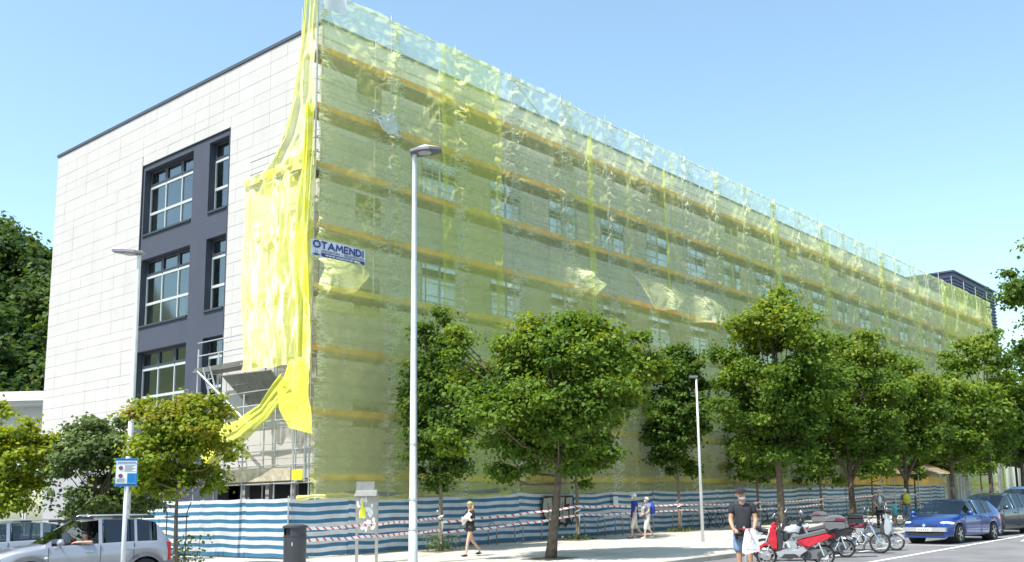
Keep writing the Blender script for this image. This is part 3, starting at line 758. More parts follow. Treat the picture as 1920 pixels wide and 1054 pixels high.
# ================================================================== debris nets
def gauss(x, c, w): return np.exp(-((x - c) / w) ** 2)
def net_mesh(name, x0, x1, z0, z1, y, m, seed, flare=0.0, bumps=(), step=0.09, fold=0.0, crumple=1.0):
    nx = max(6, int((x1 - x0) / step)); nz = max(6, int((z1 - z0) / step))
    X, Z = np.meshgrid(np.linspace(x0, x1, nx + 1), np.linspace(z0, z1, nz + 1), indexing='ij')
    fx = ((X - 20.0) / 3.4) % 1.0; tie = np.abs(np.sin(np.pi * fx)) ** 0.7
    fz = ((Z - 2.55) / 2.13) % 1.0; tz = np.abs(np.sin(np.pi * fz)) ** 0.8
    d = 0.10 * tie * (0.4 + 0.6 * tz) + 0.20 * vnoise(X / 1.9, Z / 3.6, seed) * (0.25 + 0.75 * tie) + 0.09 * vnoise(X / 0.5, Z / 4.5, seed + 1)
    near = np.exp(-((np.minimum(fx, 1 - fx) * 3.4) / 0.38) ** 2) + 0.75 * np.exp(-(((fx - 0.62 - 0.1 * np.sin(seed)) * 3.4) / 0.3) ** 2)
    patch = np.clip(vnoise(X / 2.3, Z / 3.1, seed + 4) * 3.2 + 0.35, 0, 1)
    w = vnoise(X / 0.42 + Z / 0.9, Z / 0.15 - X * 0.6, seed + 2); w = np.sign(w) * np.abs(w) ** 0.7
    w2 = vnoise(X / 0.30 - Z / 1.1, Z / 0.24 + X * 0.9, seed + 3)
    d += crumple * (0.17 * w * (0.12 + near) * (0.35 + 0.65 * patch) + 0.12 * w2 * (0.15 + 0.85 * patch) + 0.035 * vnoise(X / 0.2, Z / 0.2, seed + 6))
    # creases radiating from the ties
    d += crumple * 0.05 * vnoise((X + 0.7 * Z) / 0.28, (Z - 0.7 * X) / 2.0, seed + 7) * (1 - tz) + crumple * 0.05 * vnoise((X - 0.8 * Z) / 0.26, (Z + 0.8 * X) / 2.0, seed + 8)
    if fold: d += fold * np.sin(X * 13 + 2 * vnoise(Z / 1.2, X / 2, seed)) * (0.5 + vnoise(Z / 2, X, seed + 5))
    if flare: d += flare * np.clip(1 - (Z - z0) / 1.7, 0, 1) ** 0.8 * np.clip(0.75 + 1.4 * vnoise(X / 1.1, Z * 0 + 1.0, seed + 9), 0.15, 1.3)
    for (bx, bz, wx, wz, am) in bumps: d += am * gauss(X, bx, wx) * gauss(Z, bz, wz) * (0.8 + 0.7 * vnoise(X / 0.35, Z / 0.3, seed + 11))
    hem = 0.16 * vnoise(X / 0.7, Z * 0 + 2.5, seed + 10); Zs = Z + hem * np.clip(1 - (Z - z0) / 0.6, 0, 1) - 0.07 * tie * np.clip(1 - (z1 - Z) / 0.8, 0, 1)
    Xs = X + 0.05 * vnoise(Z / 0.9, X * 0 + 3, seed + 12)
    v = np.stack([Xs, y - d, Zs], -1).reshape(-1, 3)
    idx = np.arange((nx + 1) * (nz + 1)).reshape(nx + 1, nz + 1)
    f = np.stack([idx[:-1, :-1], idx[1:, :-1], idx[1:, 1:], idx[:-1, 1:]], -1).reshape(-1, 4)
    return fast_mesh(name, v, f, m, True)
NY = 26.50
nets = [
 (19.95, 23.55, 8.15, 19.75, NY, 'net_green', 'green debris net at the upper scaffold corner above and around the banner', dict(flare=0.12, bumps=[(20.9, 9.55, 0.9, 0.5, 1.1)])),
 (19.95, 24.6, 2.1, 8.6, NY + 0.05, 'net_low', 'olive debris net at the lower scaffold corner above the striped fence', dict(crumple=0.7, bumps=[(20.3, 6.6, 0.7, 1.6, 0.35)])),
 (23.4, 26.0, 2.1, 19.7, NY + 0.02, 'net_green', 'green debris net between the corner sheet and the bright yellow-green strip', dict(crumple=0.8)),
 (25.72, 29.05, 2.2, 19.72, NY - 0.10, 'net_bright', 'bright yellow-green debris net hanging as one strip right of the tall street lamp', dict(crumple=0.9)),
 (28.95, 34.0, 10.6, 19.8, NY, 'net_grey', 'crinkled green debris net right of the bright strip on the upper scaffold', dict(flare=0.1, bumps=[(34.0, 11.3, 1.0, 0.6, 1.3)])),
 (33.8, 38.6, 10.4, 19.72, NY - 0.03, 'net_grey', 'green upper debris net over the fifth scaffold bay', dict(flare=0.1, bumps=[(34.4, 11.3, 0.9, 0.55, 1.3)])),
 (38.2, 42.6, 10.7, 19.75, NY, 'net_grey', 'green upper debris net whose hem bulges into a bright patch above the maples', dict(flare=1.25, bumps=[(40.3, 11.7, 2.2, 0.8, 0.4)])),
 (42.2, 47.2, 10.6, 19.72, NY - 0.03, 'net_grey', 'green upper debris net with bulging hem, right neighbour of the first bright patch', dict(flare=1.3, bumps=[(44.5, 11.7, 2.2, 0.8, 0.4)])),
 (28.9, 38.4, 2.0, 11.0, NY + 0.05, 'net_low', 'lower debris net behind the front maple crown', dict(step=0.16, crumple=0.6)),
 (38.3, 47.3, 2.0, 11.0, NY + 0.05, 'net_low', 'lower debris net behind the short lamp post', dict(step=0.16, crumple=0.6)),
 (46.9, 54.2, 2.0, 19.74, NY, 'net_green', 'full height debris net above the tallest maple', dict(step=0.13)),
 (53.7, 61.0, 2.0, 19.72, NY - 0.05, 'net_green', 'full height debris net above the second roadside maple', dict(step=0.15)),
 (60.6, 71.2, 2.0, 19.74, NY, 'net_pale', 'pale full height debris net in the right third of the scaffold', dict(step=0.17)),
 (70.8, 84.9, 2.0, 19.72, NY - 0.05, 'net_pale', 'pale debris net near the far end, over the pedestrian shelter', dict(step=0.19)),
 (84.4, 98.6, 2.0, 19.76, NY, 'net_bright', 'yellowish debris net at the far end of the scaffold', dict(step=0.2)),
]
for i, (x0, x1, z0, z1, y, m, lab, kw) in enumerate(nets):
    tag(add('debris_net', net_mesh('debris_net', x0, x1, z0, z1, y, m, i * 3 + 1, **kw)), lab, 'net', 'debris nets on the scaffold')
# narrow folded overlap strips that read as bright vertical bands
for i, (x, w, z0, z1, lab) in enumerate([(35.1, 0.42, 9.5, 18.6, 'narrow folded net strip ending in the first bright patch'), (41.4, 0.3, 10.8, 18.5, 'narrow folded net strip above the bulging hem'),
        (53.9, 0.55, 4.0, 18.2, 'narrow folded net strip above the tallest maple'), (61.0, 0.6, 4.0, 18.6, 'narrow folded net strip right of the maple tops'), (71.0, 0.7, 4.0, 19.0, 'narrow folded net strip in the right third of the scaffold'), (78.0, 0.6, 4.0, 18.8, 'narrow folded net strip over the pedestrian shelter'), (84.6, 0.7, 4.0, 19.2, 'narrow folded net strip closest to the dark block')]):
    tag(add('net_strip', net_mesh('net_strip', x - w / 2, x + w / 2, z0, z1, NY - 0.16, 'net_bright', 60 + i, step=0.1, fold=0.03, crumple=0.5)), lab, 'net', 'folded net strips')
# white dust sheet caught behind the top net
o = MB(); rs = random.Random(4)
o.grid(16, 9, lambda u, v: (21.9 + 1.5 * u + rs.uniform(-0.05, 0.05), 26.25 - 0.12 * math.sin(3 * u) - rs.uniform(0, 0.12), 15.55 + (0.12 + 0.5 * abs(math.sin(math.pi * u ** 1.7)) + rs.uniform(-0.05, 0.05)) * (v - 0.55) * 1.3 - 0.25 * u + 0.1 * math.sin(u * 11)))
tag(o.build('plastic_sheet', 'dust_sheet', smooth=True), 'crumpled whitish plastic sheet caught on the upper net near the corner', 'sheet')

tag(MB().grid(8, 8, lambda u, v: (20.02 + 0.95 * u, 26.38 - 0.05 * math.sin(u * 7), 18.85 + 1.05 * v + 0.12 * u)).build('plastic_sheet', 'sign_white', smooth=True), 'white sheet fixed at the very top of the scaffold corner', 'sheet')
def cloth(name, nu, nv, fn, m, lab, amp, seed, su=9.0, sv=2.0, cat='net'):
    """free hanging cloth: fn(u, v) gives the point and the fold direction is -X"""
    U, W = np.meshgrid(np.linspace(0, 1, nu + 1), np.linspace(0, 1, nv + 1), indexing='ij')
    pts = np.array([[fn(a, b) for b in W[0]] for a in U[:, 0]], float)
    k = amp * (np.sin(U * su * 6.28 + 2.2 * vnoise(W * 3, U * 2, seed)) * 0.55 + 1.5 * vnoise(U * su * 1.3 + W * 1.5, W * sv * 2, seed + 1) + 0.5 * vnoise(U * su * 3, W * sv * 9, seed + 2))
    pts[..., 0] -= k; pts[..., 1] -= 0.5 * k
    idx = np.arange((nu + 1) * (nv + 1)).reshape(nu + 1, nv + 1)
    f = np.stack([idx[:-1, :-1], idx[1:, :-1], idx[1:, 1:], idx[:-1, 1:]], -1).reshape(-1, 4)
    return tag(add(name, fast_mesh(name, pts.reshape(-1, 3), f, m, True)), lab, cat)
def interp(t, ks):
    xs = [k[0] for k in ks]; return [np.interp(t, xs, [k[i] for k in ks]) for i in range(1, len(ks[0]))]
# upper drape gathered at the corner, spreading to the left
def fA(u, v):
    z = 19.75 - 6.65 * v; (yl,) = interp(v, [(0, 26.95), (0.33, 27.15), (0.62, 27.5), (0.80, 28.1), (0.92, 29.2), (1.0, 30.35)])
    yr = 26.42; return (19.78 - 0.12 * math.sin(v * 3.1), yl + (yr - yl) * u, z + 0.75 * (1 - u) * max(0, v - 0.75) * 0.6)
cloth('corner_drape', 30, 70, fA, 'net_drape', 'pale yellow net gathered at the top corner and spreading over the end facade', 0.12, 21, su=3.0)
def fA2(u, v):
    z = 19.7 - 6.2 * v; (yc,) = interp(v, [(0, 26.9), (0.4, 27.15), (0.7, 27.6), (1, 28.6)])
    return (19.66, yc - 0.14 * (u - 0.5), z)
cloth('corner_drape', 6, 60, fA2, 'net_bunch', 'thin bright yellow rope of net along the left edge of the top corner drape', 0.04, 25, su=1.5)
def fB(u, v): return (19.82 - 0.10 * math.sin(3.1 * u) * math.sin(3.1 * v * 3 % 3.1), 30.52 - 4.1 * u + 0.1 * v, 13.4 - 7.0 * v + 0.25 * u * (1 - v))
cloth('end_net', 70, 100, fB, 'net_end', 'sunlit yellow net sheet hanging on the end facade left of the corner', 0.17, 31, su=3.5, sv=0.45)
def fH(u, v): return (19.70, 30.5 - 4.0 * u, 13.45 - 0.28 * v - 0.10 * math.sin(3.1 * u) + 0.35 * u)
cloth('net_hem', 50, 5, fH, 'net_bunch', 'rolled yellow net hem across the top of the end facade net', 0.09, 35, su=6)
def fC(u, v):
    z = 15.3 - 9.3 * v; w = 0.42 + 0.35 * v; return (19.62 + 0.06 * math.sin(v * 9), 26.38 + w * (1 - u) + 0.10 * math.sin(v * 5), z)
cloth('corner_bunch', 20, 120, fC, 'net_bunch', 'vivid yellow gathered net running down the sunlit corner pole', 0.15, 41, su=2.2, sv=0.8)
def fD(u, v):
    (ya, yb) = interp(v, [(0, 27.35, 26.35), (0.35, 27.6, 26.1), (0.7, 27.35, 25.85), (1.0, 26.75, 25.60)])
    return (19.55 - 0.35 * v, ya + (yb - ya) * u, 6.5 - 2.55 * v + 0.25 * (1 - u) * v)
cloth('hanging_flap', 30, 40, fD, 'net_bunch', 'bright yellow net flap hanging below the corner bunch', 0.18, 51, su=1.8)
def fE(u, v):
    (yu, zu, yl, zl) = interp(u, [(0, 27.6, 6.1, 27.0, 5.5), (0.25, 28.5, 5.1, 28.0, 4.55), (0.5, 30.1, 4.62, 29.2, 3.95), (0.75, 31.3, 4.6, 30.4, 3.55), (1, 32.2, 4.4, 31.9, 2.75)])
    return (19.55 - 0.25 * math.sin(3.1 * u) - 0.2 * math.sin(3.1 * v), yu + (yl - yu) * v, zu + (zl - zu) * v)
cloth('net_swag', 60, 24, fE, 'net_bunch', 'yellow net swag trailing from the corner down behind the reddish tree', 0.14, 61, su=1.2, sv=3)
# rolled bottom of the nets lying on the fence
def roll(lab, x0, x1, seed):
    o = MB(); rs = random.Random(seed); n = int((x1 - x0) / 0.25); pts = []; rr = []
    for k in range(n + 1):
        x = x0 + (x1 - x0) * k / n; pts.append((x, 26.34 + rs.uniform(-0.03, 0.03), gp(x) + 1.88 + 0.07 * math.sin(x * 1.3) + rs.uniform(-0.02, 0.02))); rr.append(0.05 + 0.05 * abs(math.sin(x * 1.1)) + rs.uniform(0, 0.02))
    o.tube(pts, rr, 8); tag(o.build('rolled_net', 'net_low', smooth=True), lab, 'net')
roll('rolled olive net edge lying on the fence between corner and notice board', 19.3, 24.5, 1); roll('rolled net edge lying on the fence behind the walking woman', 24.7, 29.4, 2)

# ================================================================== banner
def text_mesh(txt, size, m, extrude=0.004, bold=0.0):
    cu = bpy.data.curves.new('lettering', 'FONT'); cu.body = txt; cu.size = size; cu.extrude = extrude; cu.offset = bold; cu.resolution_u = 3; cu.space_character = 1.0 + 3.0 * bold
    o = bpy.data.objects.new('lettering', cu); COL.objects.link(o)
    dg = bpy.context.evaluated_depsgraph_get(); me = bpy.data.meshes.new_from_object(o.evaluated_get(dg))
    bpy.data.objects.remove(o); bpy.data.curves.remove(cu); me.materials.clear(); me.materials.append(MATS[m]); return me
def put_text(txt, w, h, m, parent, origin, xdir, zdir, bold=0.0):
    """lettering stretched to w x h, its lower left corner at origin"""
    me = text_mesh(txt, 1.0, m, bold=bold); co = np.array([v.co for v in me.vertices]); lo, hi = co.min(0), co.max(0)
    o = add('lettering', me, parent); xd, zd = Vector(xdir), Vector(zdir); nd = xd.cross(zd)
    sx, sy = w / (hi[0] - lo[0]), h / (hi[1] - lo[1])
    og = Vector(origin) - xd * lo[0] * sx - zd * lo[1] * sy
    o.matrix_local = Matrix(((xd.x * sx, zd.x * sy, nd.x, og.x), (xd.y * sx, zd.y * sy, nd.y, og.y), (xd.z * sx, zd.z * sy, nd.z, og.z), (0, 0, 0, 1)))
    return o
bn = empty('banner', (19.04, 25.55, 9.69), 0, 'white and blue banner lettered OTAMENDI tied on the corner net', 'banner')
bx = (1, 0, 0); bz = (0, 0, 1); bl = (2.24, 0.55)
MB().grid(20, 6, lambda u, v: (bl[0] * u, 0.015 * math.sin(u * 9), bl[1] * v + 0.02 * math.sin(u * 3.1))).build('sheet', 'banner_white', bn, smooth=True)
STROKES = {'T': [[(0, 1), (1, 1)], [(.5, 1), (.5, 0)]], 'A': [[(0, 0), (.5, 1), (1, 0)], [(.2, .32), (.8, .32)]], 'M': [[(0, 0), (.14, 1), (.5, .25), (.86, 1), (1, 0)]], 'E': [[(.95, 1), (0, 1), (0, 0), (.95, 0)], [(0, .5), (.8, .5)]],
           'N': [[(0, 0), (0, 1), (1, 0), (1, 1)]], 'D': [[(0, 0), (0, 1), (.5, 1), (.9, .78), (1, .5), (.9, .22), (.5, 0), (0, 0)]], 'I': [[(.5, 0), (.5, 1)]], 'O': [[(.5 + .5 * math.cos(a * math.pi / 8), .5 + .5 * math.sin(a * math.pi / 8)) for a in range(17)]]}
cx_ = 0.09
for ch, wd in zip('OTAMENDI', (0.25, 0.19, 0.24, 0.27, 0.15, 0.20, 0.20, 0.03)):      # heavy sans capitals
    lt = MB(); dep = 0
    for st_ in STROKES[ch]:
        for (p, q) in zip(st_[:-1], st_[1:]):
            a = Vector((cx_ + wd * p[0], -0.03 - 0.0004 * dep, 0.295 + 0.205 * p[1])); b = Vector((cx_ + wd * q[0], -0.03 - 0.0004 * dep, 0.295 + 0.205 * q[1])); dep += 1
            dr_ = (b - a).normalized(); lt.obox((a + b) / 2, dr_ * ((b - a).length / 2 + 0.02), Vector((0, 0.002, 0)), Vector((-dr_.z, 0, dr_.x)) * 0.028)
    lt.build('lettering', 'banner_blue', bn); cx_ += wd + 0.075
put_text('ARKITEKTURA  /  ARQUITECTURA', 1.78, 0.07, 'ink', bn, (0.4, -0.03, 0.165), bx, bz, 0.012)
MB().box(0.4, 2.2, -0.03, -0.025, 0.02, 0.14).build('stripe', 'banner_blue', bn)
put_text('www.otamendi.eus', 1.45, 0.085, 'sign_white', bn, (0.55, -0.036, 0.045), bx, bz, 0.012)
lg = MB()
for (x, h) in ((0.16, 0.2), (0.24, 0.17)): lg.poly([(x - 0.035, -0.03, 0.06), (x - 0.02, -0.03, 0.06), (x, -0.03, h), (x + 0.02, -0.03, 0.06), (x + 0.035, -0.03, 0.06), (x, -0.03, h + 0.04)])
lg.poly([(0.06 + 0.28 * (0.5 - 0.5 * math.cos(a * math.pi / 12)), -0.03, 0.05 - 0.03 * math.sin(a * math.pi / 12)) for a in range(24)]).build('emblem', 'ink', bn, fix=False)

# ================================================================== site fence
fe = empty('site_fence', (0, 0, 0), 0, 'blue and white striped tarpaulin site fence round the foot of the scaffold', 'fence')
def tarp(p0, p1, h0, h1, seed, flat=1.0):
    p0, p1 = Vector(p0), Vector(p1); L = (p1 - p0).length; n = max(10, int(L / 0.16)); d = (p1 - p0) / L; nn = Vector((d.y, -d.x, 0))
    rs = random.Random(seed); s1, s2, s3 = rs.uniform(0, 9), rs.uniform(0, 9), rs.uniform(0.02, 0.09); tl = rs.uniform(-0.03, 0.03); jag = rs.uniform(0.7, 1.3)
    mb = MB()
    def fn(u, v):
        x = p0 + d * (L * u); g = gp(x.x); top = h0 + (h1 - h0) * u - 0.7 * s3 * math.sin(math.pi * u) + 0.008 * math.sin(u * 11 + s1)
        bot = 0.04 + 0.025 * math.sin(u * 5 + s2) ** 2
        b = flat * (0.05 * math.sin(math.pi * u) * math.sin(math.pi * v) + jag * 0.09 * float(vnoise(u * L * 0.8 + s1, v * 1.6 + s2)) + 0.025 * float(vnoise(u * L * 3 + s2 + v, v * 5)))
        q = x + nn * b; q.z = g + bot + (top - bot) * v + tl * (u - 0.5) * v + 0.045 * flat * float(vnoise(u * L * 0.3 + s2, v * 1.0 + s1)) * math.sin(math.pi * v); return q
    mb.grid(n, 14, fn, lambda u, v: (u * L, 1 - v * 0.99 + 0.004 * math.sin(u * 9 + s1) * (1 if 0.1 < v < 0.9 else 0)))
    o = mb.build('tarpaulin', 'tarp', fe, smooth=True, fix=False); return o
fx = [19.0, 21.3, 24.2, 27.0, 29.9, 33.3, 36.1, 39.4, 42.6, 45.5, 48.6, 52.0, 55.0, 58.4, 61.6, 65.0, 68.2, 71.6, 74.8, 78.0, 80.6]
for k in range(len(fx) - 1):
    tarp((fx[k], 26.3, 0), (fx[k + 1] + 0.03, 26.3, 0), 1.86 + 0.05 * math.sin(k * 2.1), 1.86 + 0.05 * math.sin((k + 1) * 2.1), k, 0.25 if k == 4 else 1.0)
fy = [26.3, 28.7, 31.4, 34.2, 37.4]
for k in range(4): tarp((19.0, fy[k + 1] + 0.03, 0), (19.0, fy[k], 0), 1.92 if k else 1.90, 1.9, 40 + k)
tarp((19.0, 37.3, 0), (21.0, 37.5, 0), 1.9, 1.8, 50)
pm_ = tube_mesh('post', 2.0, 0.028, 'steel_galv', 'z')
for x in fx: add('post', pm_, fe, (x + 0.02, 26.40, gp(x) - 0.03))
for y in fy[1:]: add('post', pm_, fe, (19.1, y, 0.0))
# graffiti on the fence
def flat_marks(name, m, polys, y, parent):
    b = MB()
    for k, p in enumerate(polys): b.poly([(x, y - 0.0008 * k, gp(x) + z) for (x, z) in p])
    return b.build(name, m, parent, fix=False)
gx0, gs = 31.05, 1.0
flat_marks('graffiti_outline', 'graf_black', [[(gx0, 1.25), (gx0 + .12, 1.68), (gx0 + .3, 1.76), (gx0 + 2.15, 1.76), (gx0 + 2.2, 1.6), (gx0 + 2.22, 0.9), (gx0 + 2.0, 0.5), (gx0 + 1.85, 0.68), (gx0 + 1.6, 0.42), (gx0 + 1.4, 0.66), (gx0 + 1.15, 0.45), (gx0 + .5, 0.62), (gx0 + .12, 1.0)]], 26.165, fe)
flat_marks('graffiti_fill', 'graf_fill', [
 [(gx0 + .14, 1.22), (gx0 + .2, 1.66), (gx0 + .72, 1.70), (gx0 + .72, .8), (gx0 + .5, .72), (gx0 + .2, 1.02), (gx0 + .3, 1.12)],
 [(gx0 + .78, 1.70), (gx0 + 1.15, 1.70), (gx0 + 1.2, 1.3), (gx0 + 1.15, .7), (gx0 + .8, .66)],
 [(gx0 + 1.28, 1.70), (gx0 + 1.55, 1.70), (gx0 + 1.5, 1.15), (gx0 + 1.78, 1.12), (gx0 + 1.78, .92), (gx0 + 1.55, .88), (gx0 + 1.6, .62), (gx0 + 1.24, .7)],
 [(gx0 + 1.66, 1.66), (gx0 + 2.08, 1.70), (gx0 + 2.12, .95), (gx0 + 2.0, .64), (gx0 + 1.86, .86), (gx0 + 1.88, 1.42), (gx0 + 1.66, 1.40)]], 26.158, fe)
flat_marks('graffiti_line', 'graf_black', [[(gx0 + .42, 1.5), (gx0 + .45, 1.5), (gx0 + .55, 1.2), (gx0 + .44, .88), (gx0 + .40, .88), (gx0 + .5, 1.2)], [(gx0 + .88, 1.45), (gx0 + 1.08, 1.42), (gx0 + 1.08, 1.32), (gx0 + .88, 1.3)],
 [(gx0 + 1.36, 1.5), (gx0 + 1.4, 1.5), (gx0 + 1.42, .95), (gx0 + 1.38, .95)], [(gx0 + 2.0, 1.45), (gx0 + 2.03, 1.45), (gx0 + 2.02, 1.0), (gx0 + 1.99, 1.0)]], 26.148, fe)
flat_marks('notice', 'paper', [[(36.05, 1.25), (36.05, 1.66), (36.42, 1.66), (36.42, 1.25)]], 26.15, fe)
# pedestrian shelter over the far end of the fence
sh = empty('pedestrian_shelter', (0, 0, 0), 0, 'brown translucent lean-to shelter roof on posts above the far fence', 'shelter')
for k in range(8):
    x0 = 62.5 + 2.25 * k
    for j in range(3):
        y0, y1 = 24.3 + 0.75 * j, 24.3 + 0.75 * (j + 1) - 0.03; z0, z1 = 2.62 + 0.33 * j, 2.62 + 0.33 * (j + 1) - 0.01
        MB().quad((x0, y0, z0 + gp(x0)), (x0 + 2.2, y0, z0 + gp(x0)), (x0 + 2.2, y1, z1 + gp(x0)), (x0, y1, z1 + gp(x0))).quad((x0, y0, z0 + gp(x0) + .02), (x0, y1, z1 + gp(x0) + .02), (x0 + 2.2, y1, z1 + gp(x0) + .02), (x0 + 2.2, y0, z0 + gp(x0) + .02)).build('roof_sheet', 'shelter_sheet', sh, fix=False)
    MB().tube([(x0, 24.25, 2.58 + gp(x0)), (x0, 26.6, 3.6 + gp(x0))], 0.03, 6).build('rafter', 'board_blind', sh)
    MB().tube([(x0, 24.3, gp(x0)), (x0, 24.3, 2.6 + gp(x0))], 0.03, 6).build('post', 'steel_galv', sh)
for k in range(3): tag(MB().grid(12, 4, lambda u, v: (62.6 + 6 * k + 5.8 * u, 26.25 - 0.05 * math.sin(u * 20), gp(66) + 1.95 + 0.62 * v)).build('yellow_sheet', 'toe_yellow', sh, smooth=True))
sp_ = MB()
for k in range(4): sp_.box(80.7 + 0.0 * k, 80.75, 24.4 + 0.45 * k, 24.75 + 0.45 * k, 0.1, 2.5, dz=gp)
sp_.build('end_panel', 'tarp', sh)

# ================================================================== trees
def make_tree(name, loc, h, trunk_h, rx, rz, label, leaf, seed, n_clump=70, per=260, size=0.15, r_trunk=0.15, lean=(0, 0), bark='bark',
              shape=1.0, clump=0.62, lobes=(), ybias=0.25, fork=False, group=None, flat=0.5):
    """tapered trunk and limbs, crown of leaf clumps with gaps; h total height, rx crown half width"""
    rng = np.random.RandomState(seed); rs = random.Random(seed)
    t = empty(name, loc, 0, label, 'tree', group)
    cz = trunk_h + rz; top = Vector((lean[0], lean[1], trunk_h + rz * 0.9))
    cs, rr, bias = [], [], []
    for i in range(n_clump):
        d = rng.normal(size=3); d /= np.linalg.norm(d)
        az = math.atan2(d[1], d[0]); rad = rng.uniform(0.4, 1.0) ** 0.6 * (0.84 + 0.36 * rng.rand()) * (1.0 + 0.62 * float(vnoise(2.0 * az + seed * 3.7, 2.4 * d[2] + seed)))
        k = 1 - (1 - shape) * max(0, d[2])            # shape < 1 narrows the top
        p = np.array([d[0] * rx * rad * k, d[1] * rx * rad * k, cz + d[2] * rz * rad])
        if p[2] < trunk_h * 0.86: p[2] = trunk_h * 0.86 + rng.rand() * 0.4
        p[:2] += np.array(lean) * (p[2] / h)
        cs.append(p); rr.append(clump * rng.uniform(0.6, 1.25)); bias.append(ybias * (d[2] * 0.5 + 0.2 * rng.rand() + (0.35 if rng.rand() < 0.15 else 0) - 0.1))  # upper clumps tinted yellower: painted sun glow as well as yellow new growth
    for (dx, dy, dz, r) in lobes:
        for k in range(5):
            cs.append(np.array([dx, dy, dz]) + rng.normal(size=3) * r * 0.5); rr.append(clump * rng.uniform(0.5, 0.9)); bias.append(ybias * 0.5)
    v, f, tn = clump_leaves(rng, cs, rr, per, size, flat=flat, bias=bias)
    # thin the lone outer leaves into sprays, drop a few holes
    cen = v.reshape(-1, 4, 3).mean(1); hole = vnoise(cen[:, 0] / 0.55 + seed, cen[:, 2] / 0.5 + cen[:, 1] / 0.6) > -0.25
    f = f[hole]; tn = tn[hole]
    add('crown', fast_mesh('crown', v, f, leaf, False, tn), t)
    tm = MB(); n = 7; pts, rads = [], []
    for k in range(n + 1):
        q = k / n; pts.append((lean[0] * q * 0.9 + 0.05 * math.sin(q * 5 + seed) * q, lean[1] * q * 0.9 + 0.05 * math.cos(q * 4 + seed) * q, -0.08 + (trunk_h + rz * 0.55) * q))
        rads.append(r_trunk * (1.28 if k == 0 else 1.04 if k == 1 else 1 - 0.55 * q))
    tm.tube(pts, rads, 10)
    tm.build('trunk', bark, t, smooth=True)
    lm = MB(); order = sorted(range(len(cs)), key=lambda i: rs.random())
    for i in order[:max(10, n_clump // 4)]:
        c = Vector(cs[i]); zb = max(trunk_h * 0.8, min(c.z - 0.5 * (c.xy.length), trunk_h + rz * 0.7)); q = zb / (trunk_h + rz * 0.55)
        b = Vector((lean[0] * q * 0.9, lean[1] * q * 0.9, zb)); mid = b.lerp(c, 0.5) + Vector((0, 0, -0.12 * (c - b).length + rs.uniform(-0.1, 0.1)))
        r0 = r_trunk * rs.uniform(0.25, 0.42); lm.tube([b, mid, c], [r0, r0 * 0.6, r0 * 0.22], 6)
    if fork:
        for sgn in (-1, 1): lm.tube([(lean[0] * 0.5, lean[1] * 0.5, trunk_h * 0.72), (sgn * 0.42 * 0.77, -sgn * 0.42 * 0.64, trunk_h * 1.0), (sgn * 1.0 * 0.77, -sgn * 1.0 * 0.64, trunk_h * 1.35)], [r_trunk * 0.7, r_trunk * 0.55, r_trunk * 0.35], 8)
    lm.build('limb', bark, t, smooth=True)
    return t
RT = 'maples along the kerb'; RW = 'young trees along the fence'
FY = 18.55
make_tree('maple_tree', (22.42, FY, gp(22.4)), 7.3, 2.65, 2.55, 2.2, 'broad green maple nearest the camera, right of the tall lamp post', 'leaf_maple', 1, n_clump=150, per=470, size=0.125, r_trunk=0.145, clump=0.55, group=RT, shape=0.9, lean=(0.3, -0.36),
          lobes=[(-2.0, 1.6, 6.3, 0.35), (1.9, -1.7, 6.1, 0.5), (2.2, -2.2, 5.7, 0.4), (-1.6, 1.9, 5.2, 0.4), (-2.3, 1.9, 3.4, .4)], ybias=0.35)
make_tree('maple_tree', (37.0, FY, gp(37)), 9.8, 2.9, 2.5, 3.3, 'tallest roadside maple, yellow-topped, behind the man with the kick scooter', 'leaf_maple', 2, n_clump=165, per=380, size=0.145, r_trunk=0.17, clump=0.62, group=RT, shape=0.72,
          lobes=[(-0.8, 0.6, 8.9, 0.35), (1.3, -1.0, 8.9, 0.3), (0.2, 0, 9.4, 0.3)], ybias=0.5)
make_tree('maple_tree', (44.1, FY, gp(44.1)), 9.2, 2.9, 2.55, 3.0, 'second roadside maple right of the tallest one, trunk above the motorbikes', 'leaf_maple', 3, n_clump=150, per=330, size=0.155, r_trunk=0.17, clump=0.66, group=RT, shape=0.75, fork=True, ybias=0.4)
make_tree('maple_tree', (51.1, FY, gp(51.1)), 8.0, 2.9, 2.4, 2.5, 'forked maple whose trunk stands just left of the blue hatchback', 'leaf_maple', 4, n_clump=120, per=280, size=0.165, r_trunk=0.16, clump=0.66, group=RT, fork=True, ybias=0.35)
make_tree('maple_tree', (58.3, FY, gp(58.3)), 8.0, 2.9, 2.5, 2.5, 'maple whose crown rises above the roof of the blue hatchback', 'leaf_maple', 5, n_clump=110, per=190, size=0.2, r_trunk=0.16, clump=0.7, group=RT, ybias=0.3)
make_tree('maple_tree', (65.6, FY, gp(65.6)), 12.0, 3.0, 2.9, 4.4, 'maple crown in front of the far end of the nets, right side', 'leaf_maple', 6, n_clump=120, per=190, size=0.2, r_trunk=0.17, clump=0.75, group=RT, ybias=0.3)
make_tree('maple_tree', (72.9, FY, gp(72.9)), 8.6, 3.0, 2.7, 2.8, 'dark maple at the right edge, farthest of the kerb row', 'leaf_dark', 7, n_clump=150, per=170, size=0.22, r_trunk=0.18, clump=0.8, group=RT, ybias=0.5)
make_tree('maple_tree', (41.9, 7.5, gr(41.9)), 11.6, 4.6, 2.8, 3.5, 'nearer maple reaching in over the cars at the right edge of the picture', 'leaf_dark', 9, n_clump=130, per=300, size=0.16, r_trunk=0.2, clump=0.6, group=RT, ybias=0.5)
structure(MB().box(40.9, 42.9, 6.5, 8.5, -0.02, 0.13, dz=gr).build('tree_island', 'paving'))
y2 = 24.8
